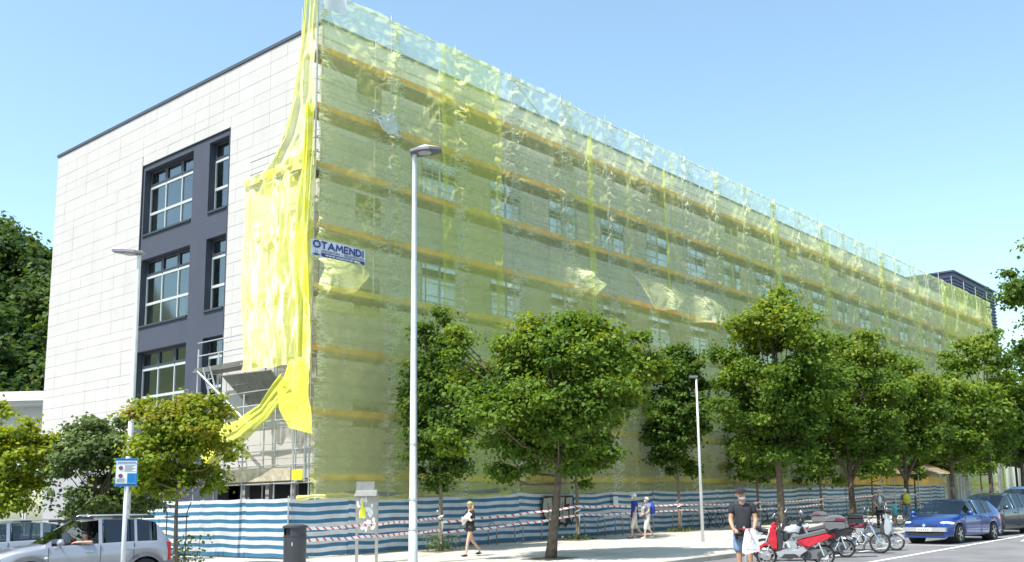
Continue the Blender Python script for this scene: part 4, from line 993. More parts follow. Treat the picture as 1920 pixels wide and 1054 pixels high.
labs = ['slim columnar tree behind the tall lamp post', 'thin young tree almost hidden behind the nearest maple', 'slim young tree left of the short lamp post', 'young tree between the short lamp post and the tallest maple', 'young tree at the fence right of the tallest maple',
        'young tree at the fence behind the old man with a bicycle', 'young tree at the fence before the pedestrian shelter', 'young tree at the right end of the fence', 'farthest young tree beside the arcade']
hh = [8.0, 6.6, 8.8, 7.0, 7.0, 7.0, 7.2, 7.4, 7.6]; rw = [1.25, 1.4, 1.5, 1.6, 1.7, 1.7, 1.8, 2.0, 2.2]
for k in range(9):
    x = 24.1 + 7.62 * k
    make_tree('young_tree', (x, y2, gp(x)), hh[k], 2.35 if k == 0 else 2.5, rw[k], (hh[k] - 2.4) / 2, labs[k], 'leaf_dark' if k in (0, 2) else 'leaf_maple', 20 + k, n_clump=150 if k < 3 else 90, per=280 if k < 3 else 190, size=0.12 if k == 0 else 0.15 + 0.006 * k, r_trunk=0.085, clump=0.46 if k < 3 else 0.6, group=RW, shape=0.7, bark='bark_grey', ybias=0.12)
# trees by the side street
make_tree('young_tree', (15.0, 26.0, gp(15)), 4.85, 1.8, 1.22, 1.45, 'round young tree with red and yellow leaf tips behind the silver off-roader', 'leaf_red', 40, n_clump=110, per=330, size=0.12, r_trunk=0.075, clump=0.42, group=RW, bark='bark_grey', lobes=[(-0.9, 0.9, 4.5, 0.2), (0.2, -0.2, 4.8, 0.2), (0.9, -0.8, 4.3, 0.2)], ybias=0.35)
make_tree('young_tree', (15.3, 31.2, gp(15)), 4.5, 1.1, 1.5, 1.55, 'soft green bushy tree beyond the silver off-roader', 'leaf_soft', 41, n_clump=115, per=320, size=0.12, r_trunk=0.07, clump=0.46, group=RW, bark='bark_grey', lobes=[(-0.3, 0.2, 4.4, 0.2), (0.5, -0.5, 4.4, 0.2), (-1.2, 1.0, 3.6, .3)])
make_tree('young_tree', (13.0, 33.4, gp(13)), 5.0, 1.3, 1.5, 1.75, 'yellow-green tree at the left edge of the picture', 'leaf_yellow', 42, n_clump=115, per=320, size=0.12, r_trunk=0.07, clump=0.46, group=RW, bark='bark_grey')
# iron guard round the reddish tree
tg = empty('tree_guard', (15.0, 26.0, gp(15)), 0, 'thin dark iron guard round the trunk of the reddish tree', 'tree guard')
for k in range(6):
    a = k * math.pi / 3; MB().tube([(0.3 * math.cos(a), 0.3 * math.sin(a), 0), (0.3 * math.cos(a), 0.3 * math.sin(a), 1.55), (0.42 * math.cos(a), 0.42 * math.sin(a), 1.85)], 0.014, 5).build('bar', 'bin_black', tg)
for z in (0.4, 1.45): MB().tube([(0.31 * math.cos(k * 0.5236), 0.31 * math.sin(k * 0.5236), z) for k in range(12)], 0.02, 5, closed=True).build('ring', 'bin_black', tg)
# earth pits and weeds
def weeds(lab, x, y, n, r, hgt, seed):
    rng = np.random.RandomState(seed); c = np.stack([x + rng.normal(size=n) * r, y + rng.normal(size=n) * r * 0.6, gp(x) + rng.uniform(0.02, hgt, n)], 1)
    v, f = leaf_quads(rng, c, rng.normal(size=(n, 3)) + np.array([0, 0, 0.3]), 0.09)
    tag(add('weeds', fast_mesh('weeds', v, f, 'leaf_soft', False, rng.uniform(0, 0.8, n))), lab, 'weeds', kind='stuff')
for k in range(6):
    x = 24.1 + 7.62 * k
    structure(MB().box(x - 0.7, x + 0.7, y2 - 0.6, y2 + 0.6, 0.001, 0.012, dz=gp).build('tree_pit', 'soil'))
    weeds('tuft of weeds round the foot of a young tree by the fence', x, y2, 260 if k == 0 else 110, 0.45, 0.55 if k == 0 else 0.2, 70 + k)
structure(MB().box(21.8, 23.0, FY - 0.6, FY + 0.6, 0.005, 0.014, dz=gp).build('tree_pit', 'soil'))
weeds('weeds growing along the wall beyond the side street', 15.6, 26.6, 220, 0.35, 0.9, 91)

# ================================================================== street furniture
def lamp_tall(loc, H, ang, label, arm, hw, r0, head):
    t = empty('street_lamp', loc, ang, label, 'street lamp')
    MB().tube([(0, 0, -0.05), (0, 0, 0.9), (0, 0, 0.92), (0, 0, H)], [r0 * 1.12, r0 * 1.12, r0, r0 * 0.55], 16).build('pole', 'pole_paint', t, smooth=40)
    MB().lathe((0, 0, 0), [(r0 * 1.5, -0.02), (r0 * 1.5, 0.05), (r0 * 1.16, 0.07)], 16).build('base_plate', 'steel_galv', t)
    MB().lathe((0, 0, 1.75), [(r0 * 1.06, 0), (r0 * 1.06, 0.06)], 16).lathe((0, 0, 0.93), [(r0 * 1.2, 0), (r0 * 1.2, 0.05)], 16).lathe((0, 0, 3.3), [(r0 * 0.98, 0), (r0 * 0.98, 0.05)], 16).build('collar', 'steel_galv', t)
    hb = MB()                                        # flat luminaire with a peaked top, along +x
    L, w, h = head
    low = [(0.0, -w * 0.32), (L * 0.22, -w * 0.5), (L * 0.62, -w * 0.5), (L, -w * 0.22), (L, w * 0.22), (L * 0.62, w * 0.5), (L * 0.22, w * 0.5), (0.0, w * 0.32)]
    z0 = H - 0.06; k = len(hb.v)
    tilt = 0.10
    for (x, y) in low: hb.v.append((x - 0.12, y, z0 + tilt * x - 0.02))
    for (x, y) in low: hb.v.append((x - 0.12, y * 0.97, z0 + tilt * x + 0.06))
    ridge = [(0.05, 0.10), (L * 0.45, h), (L * 0.95, 0.12)]
    for (x, z) in ridge: hb.v.append((x - 0.12, 0, z0 + tilt * x + z))
    n = 8; hb.mi(1).face([k + i for i in range(n)][::-1])
    hb.mi(1)
    for i in range(n): hb.face((k + i, k + (i + 1) % n, k + n + (i + 1) % n, k + n + i))
    hb.mi(0); u = k + n; r = k + 2 * n
    hb.face((u + 0, u + 1, r + 1, r + 0)); hb.face((u + 1, u + 2, r + 1)); hb.face((u + 2, u + 3, r + 2, r + 1)); hb.face((u + 3, u + 4, r + 2)); hb.face((u + 4, u + 5, r + 1, r + 2)); hb.face((u + 5, u + 6, r + 1)); hb.face((u + 6, u + 7, r + 0, r + 1)); hb.face((u + 7, u + 0, r + 0))
    ho = hb.build('lamp_head', ['lamp_top', 'lamp_grey'], t)
    MB().ell((L * 0.45 - 0.12, 0, z0 + tilt * L * 0.45 - 0.02), (L * 0.24, w * 0.3, 0.07), 14, 6).build('lens', 'lens', ho, smooth=True)
    MB().tube([(-0.05, 0, H - 0.1), (0.1, 0, H - 0.02)], r0 * 0.6, 10).build('bracket', 'lamp_grey', t)
    return t
lamp_tall((19.22, 20.87, gp(19.2)), 12.0, R_(-48), 'tall white street lamp post standing in front of the nets, centre left', 0, 0, 0.115, (0.92, 0.66, 0.24))
lamp_tall((15.3, 29.4, gp(15)), 9.75, R_(132), 'street lamp post in front of the white panelled end facade', 0, 0, 0.105, (0.95, 0.5, 0.12))
st = empty('street_lamp', (31.6, 18.98, gp(31.6)), R_(140), 'short slim lamp post on the pavement between two maples', 'street lamp')
MB().tube([(0, 0, -0.05), (0, 0, 6.0)], [0.062, 0.036], 14).build('pole', 'pole_paint', st, smooth=True)
MB().box(-0.05, 0.26, -0.06, 0.06, 5.98, 6.05).build('lamp_head', 'lamp_grey', st); MB().box(0.05, 0.22, -0.04, 0.04, 5.965, 5.98).build('lens', 'lens', st)
for (px, py, hgt, lab) in ((88.5, 22.0, 9.0, 'grey lamp post among the trees behind the parked cars'), (76.5, 21.0, 8.0, 'thin grey post beside the low wall at right')):
    t = empty('street_lamp', (px, py, gp(px)), 0, lab, 'street lamp')
    MB().tube([(0, 0, 0), (0, 0, hgt)], [0.15, 0.1], 12).build('pole', 'pole_paint', t, smooth=True); MB().box(-0.1, 0.9, -0.14, 0.14, hgt, hgt + 0.12).build('lamp_head', 'lamp_grey', t)

# parking sign on its own pole, turned to the camera
sg = empty('parking_sign', (8.56, 16.5, gp(8.5) + 0.29), R_(-28), 'blue and white parking regulation sign on a white pole before the off-roader', 'sign')
MB().tube([(0.0, 0.05, -0.35), (0.0, 0.05, 2.36)], 0.038, 12).build('pole', 'pole_paint', sg, smooth=True)
MB().box(-0.19, 0.16, -0.005, 0.012, 1.85, 2.33).build('panel', 'sign_blue', sg)
MB().box(-0.178, 0.148, -0.010, -0.005, 1.90, 2.225).build('white_field', 'sign_white', sg)
MB().box(0.0, 0.148, -0.014, -0.010, 1.905, 2.075).build('blue_field', 'sign_blue', sg)
MB().box(-0.178, 0.148, -0.009, -0.005, 2.24, 2.285).build('header_strip', 'sign_white', sg)
hdr = MB()
for k in range(9): hdr.box(-0.155 + 0.032 * k, -0.13 + 0.032 * k, -0.0125, -0.0095, 2.256, 2.272)
tag(hdr.build('small_print', 'sign_dark', sg), kind='stuff')
MB().box(-0.18, 0.15, -0.009, -0.005, 2.295, 2.322).build('header_strip', 'sign_dark', sg)
for z in (2.165, 2.03):
    MB().lathe((-0.105, -0.014, z), [(0.0, -0.002), (0.036, -0.002), (0.036, 0.002), (0.0, 0.002)], 18, 'y').build('no_parking_ring', 'sign_red', sg)
    MB().lathe((-0.105, -0.018, z), [(0.0, -0.001), (0.027, -0.001), (0.027, 0.001), (0.0, 0.001)], 18, 'y').build('no_parking_disc', 'sign_dark', sg)
    MB().obox((-0.105, -0.0205, z), (0.02, 0, -0.02), (0, 0.001, 0), (0.004, 0, 0.004)).build('no_parking_bar', 'sign_red', sg)
tx = MB()
for k in range(7): tx.box(-0.045, 0.135 - 0.03 * (k % 3), -0.012, -0.0105, 2.205 - 0.017 * k, 2.211 - 0.017 * k)
for k in range(5): tx.box(-0.165, -0.02 - 0.02 * (k % 2), -0.012, -0.0105, 1.975 - 0.014 * k, 1.980 - 0.014 * k)
tag(tx.build('small_print', 'plastic_grey', sg), kind='stuff')
tb = MB()
for k in range(7): tb.box(0.012, 0.136 - 0.02 * (k % 2), -0.016, -0.0145, 2.05 - 0.02 * k, 2.054 - 0.02 * k)
tag(tb.build('small_print', 'sign_dark', sg), kind='stuff')
MB().box(-0.17, 0.14, -0.0085, -0.005, 1.86, 1.888).build('footer_strip', 'sign_dark', sg)

# litter bin
bi = empty('litter_bin', (14.95, 20.45, gp(15)), R_(-50), 'black round litter bin with slot opening, tape tied round it', 'bin')
bb = MB(); bb.lathe((0, 0, 0), [(0.26, 0), (0.27, 0.04), (0.275, 0.96), (0.285, 0.965), (0.285, 0.985), (0.265, 0.99)], 28)
bb.build('body', 'bin_black', bi, smooth=40)
hd = MB()
for k in range(28):                              # upper ring with an opening on the camera side
    a0, a1 = 2 * math.pi * k / 28, 2 * math.pi * (k + 1) / 28; am = math.degrees((a0 + a1) / 2) % 360
    if 195 < am < 262: continue
    hd.quad((0.268 * math.cos(a0), 0.268 * math.sin(a0), 0.99), (0.268 * math.cos(a1), 0.268 * math.sin(a1), 0.99), (0.268 * math.cos(a1), 0.268 * math.sin(a1), 1.17), (0.268 * math.cos(a0), 0.268 * math.sin(a0), 1.17))
hd.build('hood', 'bin_black', bi, smooth=True, fix=False)
MB().lathe((0, 0, 1.165), [(0.30, 0.0), (0.305, 0.02), (0.30, 0.05), (0.2, 0.085), (0.0, 0.10)], 28).build('lid', 'bin_black', bi, smooth=50)
MB().lathe((0, 0, 1.0), [(0.22, 0), (0.22, 0.15)], 20).build('liner', 'void_dark', bi)
MB().box(-0.012, 0.012, -0.285, -0.27, 0.74, 0.83).build('lock', 'steel_galv', bi)

# notice board on two posts
nb = empty('notice_board', (18.95, 22.55, gp(19)), R_(-42), 'grey metal notice board on two posts covered in torn paper', 'notice board')
for x in (-0.27, 0.27): MB().box(x - 0.045 + (0.02 if x > 0 else 0), x + 0.045 + (0.02 if x > 0 else 0), -0.02, 0.1, -0.05, 1.98).build('post', 'steel_rack', nb)
MB().box(-0.31, 0.30, -0.05, -0.022, 0.86, 1.95).build('board', 'steel_rack', nb)
MB().box(-0.30, 0.22, -0.02, 0.0, 1.9, 2.32).build('back_plate', 'steel_rack', nb)
MB().poly([(-0.36, -0.26, 1.88), (0.28, -0.26, 1.88), (0.30, -0.03, 2.06), (-0.30, -0.03, 2.06)]).poly([(-0.36, -0.255, 1.90), (-0.30, -0.025, 2.08), (0.30, -0.025, 2.08), (0.28, -0.255, 1.90)]).build('hood', 'steel_rack', nb, fix=False)
rs = random.Random(12)
for k in range(34):
    x, z = rs.uniform(-0.27, 0.24), rs.uniform(0.98, 1.84); w, h = rs.uniform(0.03, 0.10), rs.uniform(0.05, 0.17)
    pts = [(x + w * math.cos(a) * rs.uniform(0.4, 1), -0.051 - 0.0006 * k, z + h * math.sin(a) * rs.uniform(0.4, 1)) for a in np.linspace(0, 6.0, 8)]
    MB().poly(pts).build('torn_paper', 'paper', nb, fix=False)
MB().poly([(-0.20, -0.075, 1.28), (-0.05, -0.075, 1.28), (-0.03, -0.075, 1.55), (-0.09, -0.075, 1.58), (-0.10, -0.075, 1.78), (-0.14, -0.075, 1.78), (-0.15, -0.075, 1.56), (-0.2, -0.075, 1.5)]).build('yellow_flyer', 'paper_yellow', nb, fix=False)

# bike racks: single hoops along the fence
rk = MB().tube([(0, 0, -0.03), (0, 0, 0.62), (0.035, 0, 0.74), (0.12, 0, 0.82), (0.2, 0, 0.82), (0.285, 0, 0.74), (0.32, 0, 0.62), (0.32, 0, -0.03)], 0.024, 8).mesh('hoop', 'steel_rack', smooth=True)
rx = [26.0, 27.5, 29.0, 30.6, 32.9, 34.3, 35.6, 36.7, 38.0, 39.8, 41.6, 43.1, 44.5, 45.8, 47.2, 48.6, 50.0, 51.4, 52.8, 54.2, 55.6, 57.0, 58.4, 59.8, 61.2, 62.6]
ordn = 'first second third fourth fifth sixth seventh eighth ninth tenth eleventh twelfth thirteenth fourteenth fifteenth sixteenth seventeenth eighteenth nineteenth twentieth twenty-first twenty-second twenty-third twenty-fourth twenty-fifth twenty-sixth'.split()
for k, x in enumerate(rx):
    t = empty('bike_rack', (x, 25.75 - (0.25 if k > 8 else 0), gp(x)), R_(-62), 'steel hoop bike rack by the fence, %s counted from the left' % ordn[k], 'bike rack', 'hoop bike racks along the fence'); add('hoop', rk, t)

# red and white barrier tape
def strand(p0, p1, sag, lab, seed):
    p0, p1 = Vector(p0), Vector(p1); L = (p1 - p0).length; n = max(8, int(L / 0.2)); rs = random.Random(seed); a = rs.uniform(0, 6)
    def fn(u, v):
        q = p0.lerp(p1, u); q.z += -sag * 4 * u * (1 - u) + 0.012 * math.sin(u * L * 2.3 + a); tw = 0.5 * math.sin(u * L * 0.7 + a)
        q.z += (v - 0.5) * 0.085 * math.cos(tw); q.y += (v - 0.5) * 0.085 * math.sin(tw); return q
    tag(MB().grid(n, 1, fn, lambda u, v: (u * L, v)).build('barrier_tape', 'tape', smooth=True, fix=False), lab, 'tape', 'barrier tape strands')
T = [(24.1 + 7.62 * k, y2 - 0.1) for k in range(7)]
B = (15.1, 20.3)
strand((B[0], B[1], 1.13), (T[0][0], T[0][1], gp(24) + 1.13), 0.03, 'upper red and white tape from the litter bin to the slim columnar tree', 1)
strand((B[0], B[1], 0.86), (T[0][0], T[0][1], gp(24) + 0.70), 0.02, 'lower red and white tape from the litter bin to the slim columnar tree', 2)
hs = [(0.95, 0.68), (1.32, 0.98), (1.22, 0.98), (1.15, 0.8), (1.2, 0.9), (1.25, 0.9), (1.2, 0.9)]
nm = ['between the columnar tree and the thin tree, behind the walking woman', 'behind the walking couple', 'behind the short lamp post', 'left of the motorbikes along the fence', 'behind the motorbikes along the fence', 'behind the old man with the bicycle']
for k in range(6):
    x0, x1 = T[k][0], T[k + 1][0]
    a = hs[k] if k else (0.98, 0.62)
    strand((x0, T[k][1], gp(x0) + a[0]), (x1, T[k + 1][1], gp(x1) + hs[k + 1][0]), 0.04, 'upper barrier tape ' + nm[k], 10 + k)
    if k < 4: strand((x0, T[k][1], gp(x0) + a[1]), (x1, T[k + 1][1], gp(x1) + hs[k + 1][1]), 0.05, 'lower barrier tape ' + nm[k], 20 + k)
for k in range(5):
    x = T[k][0]; o = MB(); rs = random.Random(k)
    o.tube([(x + 0.105 * math.cos(a), y2 + 0.105 * math.sin(a), gp(x) + 1.0 + 0.04 * a) for a in np.arange(0, 9.5, 0.5)], 0.03, 5)
    o.grid(8, 1, lambda u, v: (x - 0.11 + 0.05 * math.sin(u * 5), y2 - 0.12 - 0.03 * u, gp(x) + 1.0 - 0.75 * u + 0.0 * v + 0.0) if v == 0 else (x - 0.03 + 0.05 * math.sin(u * 5 + 1), y2 - 0.12, gp(x) + 1.0 - 0.75 * u))
    tag(o.build('tape_knot', 'tape', smooth=True, fix=False), 'knotted end of barrier tape round the trunk of the %s young tree from the left' % ordn[k], 'tape')

# ================================================================== cars
def ip(x, ks): return float(np.interp(x, [k[0] for k in ks], [k[1] for k in ks]))
def wheel(parent, c, r, w, name='wheel', spokes=9, side=1, cap=True):
    """tyre with a rim and spokes as its sub-part, axle along y; side = +1 when the outer face looks to +y"""
    t = MB().lathe(c, [(r * 0.68, -w / 2), (r * 0.93, -w / 2), (r, -w * 0.3), (r, w * 0.3), (r * 0.93, w / 2), (r * 0.68, w / 2)], 28, 'y', False)
    to = t.build(name, 'rubber', parent, smooth=40)
    m = MB(); f = side * w * 0.5
    m.lathe(c, [(r * 0.70, -w * 0.42), (r * 0.70, w * 0.42)], 28, 'y', False)
    m.lathe(c, [(0.0, f * 0.88), (r * 0.16, f * 0.90), (r * 0.17, f * 0.6)], 14, 'y')
    for k in range(spokes):
        a = 2 * math.pi * k / spokes; d = Vector((math.cos(a), 0, math.sin(a))); q = Vector((-math.sin(a), 0, math.cos(a)))
        m.obox(Vector(c) + d * r * 0.42 + Vector((0, f * 0.72, 0)), d * r * 0.28, Vector((0, abs(w) * 0.06, 0)), q * r * 0.075)
    m.lathe(c, [(r * 0.62, f * 0.82), (r * 0.70, f * 0.86), (r * 0.70, f * 0.6)], 28, 'y', False)
    m.build('rim', 'alloy', to, smooth=40)
    MB().lathe(c, [(0.0, f * 0.2), (r * 0.6, f * 0.2), (r * 0.6, f * 0.25), (0, f * 0.25)], 20, 'y').build('brake_disc', 'plastic_dark', to)
    return to
def make_car(name, loc, heading, label, S, paint, cat='car'):
    t = empty(name, loc, math.atan2(heading[1], heading[0]), label, cat, S.get('group'))
    W = S['W'] / 2; xf, xr = S['xf'], S['xr']; wx = S['wheels']; r = S['r']; ra = r * 1.16
    sts = sorted(set([round(x, 3) for x in np.linspace(xr, xf, int((xf - xr) / 0.075))] + [round(w + s * ra * k, 3) for w in wx for s in (-1, 1) for k in (0.999, 1.0, 0.93, 0.8)] + [S['cowl'], S['header'], S['roofr'], S['tail']] + [x for g in S['win'] for x in g]))
    def zbot(x):
        b = ip(x, S['sill'])
        for w in wx:
            if abs(x - w) < ra: b = max(b, r + math.sqrt(max(0, ra * ra - (x - w) ** 2)) - 0.0)
        return b
    def width(x):
        e = max(0, (x - (xf - 0.75)) / 0.75); e2 = max(0, ((xr + 0.5) - x) / 0.5)
        return W * (1 - S.get('nose', 0.16) * e ** 2.2 - 0.10 * e2 ** 2.2)
    rings = []
    for x in sts:
        zb = zbot(x); bz = ip(x, S['belt']); w = width(x); top = ip(x, S['top'])
        zb = min(zb, bz - 0.1)
        cab = S['tail'] <= x <= S['cowl']
        if cab:
            q = min(1, max(0, (top - bz) / max(0.01, S['H'] - bz - 0.02)))
            w4 = w * (0.93 - (0.93 - S.get('tumble', 0.74)) * q); z4 = bz + (top - bz) * 0.93; z5 = top - 0.012; w5 = w4 * 0.72
        else: w4 = w * 0.84; z4 = bz + (top - bz) * 0.75; z5 = bz + (top - bz) * 0.95; w5 = w * 0.5
        rings.append([(w * 0.955, zb), (w * 0.995, zb + 0.28 * (bz - zb)), (w * 1.0, zb + 0.62 * (bz - zb)), (w * 0.985, bz - 0.05), (w * 0.945, bz), (w4, z4), (w5, z5), (0.0, max(top, z5))])
    body = MB(); gl = {'windscreen': MB(), 'rear_window': MB(), 'side_window': []}; nst = len(sts); NR = 8
    P = lambda i, j, s: (sts[i], s * rings[i][j][0], rings[i][j][1])
    sidew = {}
    for i in range(nst - 1):
        xm = (sts[i] + sts[i + 1]) / 2
        for s in (-1, 1):
            for j in range(NR - 1):
                tgt = body
                if j == 4:
                    for gi, (a, b) in enumerate(S['win']):
                        if a <= xm <= b: tgt = sidew.setdefault((gi, s), MB())
                if j >= 5 and S['header'] <= xm <= S['cowl']: tgt = gl['windscreen']
                if j >= 5 and S['tail'] <= xm <= S['roofr']: tgt = gl['rear_window']
                tgt.quad(P(i, j, s), P(i + 1, j, s), P(i + 1, j + 1, s), P(i, j + 1, s))
    for i in (0, nst - 1):
        body.poly([P(i, j, -1) for j in range(NR)] + [P(i, j, 1) for j in range(NR - 2, -1, -1)])
    me = body.mesh('body', paint); bm = bmesh.new(); bm.from_mesh(me); bmesh.ops.remove_doubles(bm, verts=bm.verts, dist=0.002); bmesh.ops.recalc_face_normals(bm, faces=bm.faces); bm.to_mesh(me); bm.free()
    me.polygons.foreach_set('use_smooth', [True] * len(me.polygons)); me.set_sharp_from_angle(angle=R_(38))
    bo = add('body', me, t)
    def glassobj(nm, mb, m):
        me = mb.mesh(nm, m); bm = bmesh.new(); bm.from_mesh(me); bmesh.ops.remove_doubles(bm, verts=bm.verts, dist=0.002); bm.to_mesh(me); bm.free()
        me.polygons.foreach_set('use_smooth', [True] * len(me.polygons)); return add(nm, me, t)
    glassobj('windscreen', gl['windscreen'], 'car_glass'); glassobj('rear_window', gl['rear_window'], 'car_glass_dark')
    for (gi, s), mb in sidew.items():
        if (gi, s) in S.get('open', ()): continue
        glassobj('side_window', mb, 'car_glass_dark' if gi in S.get('dark', ()) else 'car_glass')
    # cabin: floor, dashboard, seats, steering wheel
    it = MB(); it.box(xr + 0.2, xf - 0.3, -W * 0.86, W * 0.86, 0.25, 0.42)
    it.box(S['cowl'] - 0.35, S['cowl'] + 0.1, -W * 0.8, W * 0.8, 0.42, ip(S['cowl'], S['belt']) - 0.03)
    it.build('cabin_floor', 'interior', t)
    sx = S['cowl'] - 1.15
    for s in (-1, 1):
        q = MB().box(sx - 0.1, sx + 0.42, s * 0.38 - 0.24, s * 0.38 + 0.24, 0.42, 0.62).obox((sx - 0.2, s * 0.38, 0.95), (0.06, 0, 0), (0, 0.23, 0), (-0.1, 0, 0.33)).obox((sx - 0.33, s * 0.38, 1.36), (0.04, 0, 0), (0, 0.12, 0), (-0.01, 0, 0.09)); q.build('seat', 'plastic_grey', t)
    MB().box(sx - 1.05, sx - 0.6, -W * 0.75, W * 0.75, 0.42, 0.66).obox((sx - 1.1, 0, 0.95), (0.06, 0, 0), (0, W * 0.74, 0), (-0.08, 0, 0.3)).build('rear_seat', 'plastic_grey', t)
    MB().tube([(sx + 0.62 + 0.06 * math.sin(a), 0.38 + 0.18 * math.cos(a), 0.98 + 0.17 * math.sin(a)) for a in np.linspace(0, 5.76, 12)], 0.016, 6, closed=True).build('steering_wheel', 'plastic_dark', t)
    # underside and wheels
    MB().box(xr + 0.3, xf - 0.3, -W * 0.8, W * 0.8, 0.2, 0.26).build('underbody', 'plastic_dark', t)
    for w in wx:
        MB().lathe((w, 0, r), [(ra * 0.99, -W * 0.93), (ra * 0.99, -W * 0.93 + 0.3), (0.05, -W * 0.93 + 0.3), (0.05, W * 0.93 - 0.3), (ra * 0.99, W * 0.93 - 0.3), (ra * 0.99, W * 0.93)], 20, 'y', False).build('wheel_well', 'void_dark', t)
        for s in (-1, 1): wheel(t, (w, s * (W - 0.11), r), r, 0.2, spokes=S.get('spokes', 9), side=s)
    # shut lines, handles, mirrors
    for s in (-1, 1):
        for x in S['doors']:
            q = MB(); zb = zbot(x) + 0.05; bz = ip(x, S['belt'])
            for (fa, fb) in ((0.0, 0.28), (0.28, 0.62), (0.62, 0.95)):
                za, z2 = zb + fa * (bz - zb), zb + fb * (bz - zb); q.box(x - 0.006, x + 0.006, s * width(x) * 0.995 - 0.006, s * width(x) * 0.995 + 0.006, za, z2)
            q.build('door_seam', 'plastic_dark', bo)
        for x in S['handles']:
            z = ip(x, S['belt']) - 0.16; MB().obox((x, s * (width(x) + 0.008), z), (0.09, 0, 0.004), (0, 0.014, 0), (0, 0, 0.018)).build('door_handle', S.get('handle_mat', paint), bo)
        mx = S['cowl'] - 0.28; mz = ip(mx, S['belt']) + 0.05
        MB().ell((mx, s * (width(mx) + 0.14), mz + 0.03), (0.085, 0.13, 0.085), 12, 8).build('mirror', S.get('mirror_mat', paint), t, smooth=True)
        MB().tube([(mx, s * (width(mx) - 0.06), mz - 0.02), (mx, s * (width(mx) + 0.06), mz)], 0.022, 6).build('mirror_arm', 'plastic_dark', t)
        # lamps wrap the corners
        (hx, hy, hz), (rxx, ryy, rzz) = S['head']
        MB().ell((hx, s * hy * W, hz), (rxx, ryy, rzz), 14, 8, rot=Matrix.Rotation(-s * S.get('hrot', 0.5), 3, 'Z')).build('headlight', 'lamp_glass', t, smooth=True)
        (tx_, tz0, tz1) = S['rear_lamp']; ww = width(tx_)
        MB().box(tx_ - 0.05, tx_ + 0.07, s * ww * 0.97 - 0.03, s * ww * 0.97 + 0.03, tz0, tz1).build('tail_light', 'lamp_red', t)
        if S.get('indicator'): MB().ell((S['indicator'], s * (width(S['indicator']) + 0.0), 0.78), (0.045, 0.012, 0.025), 10, 6).build('side_indicator', 'lamp_glass', t)
        if S.get('rails'):
            a, b = S['rails']; zr = S['H']
            MB().tube([(a, s * W * 0.66, zr - 0.03), (a + 0.12, s * W * 0.66, zr + 0.045), (b - 0.12, s * W * 0.66, zr + 0.045), (b, s * W * 0.66, zr - 0.03)], 0.022, 6).build('roof_rail', 'alloy', t, smooth=True)
            for q in (a + 0.06, b - 0.06, (a + b) / 2): MB().box(q - 0.13, q + 0.13, s * W * 0.66 - 0.028, s * W * 0.66 + 0.028, zr - 0.04, zr + 0.028).build('rail_foot', 'plastic_dark', t)
        if S.get('cladding'):
            for w in wx:
                pts = []
                for k in range(19):
                    a = math.pi * k / 18; pts.append(a)
                q = MB(); yy = s * (W + 0.012)
                for k in range(18):
                    a0, a1 = pts[k], pts[k + 1]
                    for (r0, r1) in ((ra * 0.97, ra * 1.22),):
                        q.quad((w + r0 * math.cos(a0), yy, r + r0 * math.sin(a0)), (w + r0 * math.cos(a1), yy, r + r0 * math.sin(a1)), (w + r1 * math.cos(a1), yy - s * 0.015, r + r1 * math.sin(a1)), (w + r1 * math.cos(a0), yy - s * 0.015, r + r1 * math.sin(a0)))
                q.build('arch_trim', 'plastic_grey', t, fix=False)
            MB().box(wx[0] + ra, wx[1] - ra, s * W * 1.0 - 0.012, s * W * 1.0 + 0.02, 0.24, 0.46).build('sill_trim', 'plastic_grey', t)
    if S.get('cladding'):
        MB().box(xr - 0.04, wx[0] - ra * 1.05, -W * 0.965, W * 0.965, 0.3, 0.60).build('rear_bumper', 'plastic_grey', t); MB().box(wx[1] + ra * 1.05, xf + 0.03, -W * 0.90, W * 0.90, 0.28, 0.56).build('front_bumper', 'plastic_grey', t)
    for n_, b, m in S.get('front', ()): MB().box(*b).build(n_, m, t)
    return t
SUV = dict(W=1.80, H=1.66, xf=2.12, xr=-1.74, r=0.345, wheels=(-1.14, 1.34), cowl=1.05, header=0.30, roofr=-1.36, tail=-1.68,
           sill=[(-1.74, 0.42), (-1.6, 0.32), (1.9, 0.32), (2.12, 0.42)], belt=[(-1.74, 1.02), (-1.62, 1.09), (-0.8, 1.09), (1.05, 1.03), (1.7, 0.93), (2.0, 0.83), (2.12, 0.70)],
           top=[(-1.74, 1.06), (-1.68, 1.13), (-1.36, 1.56), (-1.0, 1.635), (-0.2, 1.66), (0.30, 1.60), (1.05, 1.085), (1.5, 1.02), (1.95, 0.90), (2.12, 0.74)],
           win=[(-0.08, 0.92), (-0.88, -0.16), (-1.40, -0.94)], dark=(1, 2), open=((0, 1),), doors=(0.98, -0.12, -0.86), handles=(0.12, -0.78), handle_mat='alloy', mirror_mat='paint_car_silver',
           head=((1.93, 0.74, 0.80), (0.17, 0.16, 0.10)), rear_lamp=(-1.68, 0.62, 1.05), indicator=1.02, rails=(-1.3, 0.2), cladding=True, tumble=0.78)
suv = make_car('parked_car', (11.45, 23.85, gr(11.4)), (-0.972, 0.235), 'silver off-road car with dark arches and a driver resting an arm in the window', SUV, 'paint_car_silver')
C2 = dict(SUV); C2.update(cladding=False, open=(), dark=(), W=1.76, H=1.56, rails=(-1.5, 0.4))
C2['top'] = [(x, z if z < 1.12 else 1.1 + (z - 1.1) * 0.85) for (x, z) in SUV['top']]
make_car('parked_car', (11.2, 28.3, gr(11)), (-0.972, 0.235), 'pale silver estate car partly hidden behind the off-road car at the left edge', C2, 'paint_car_silver')
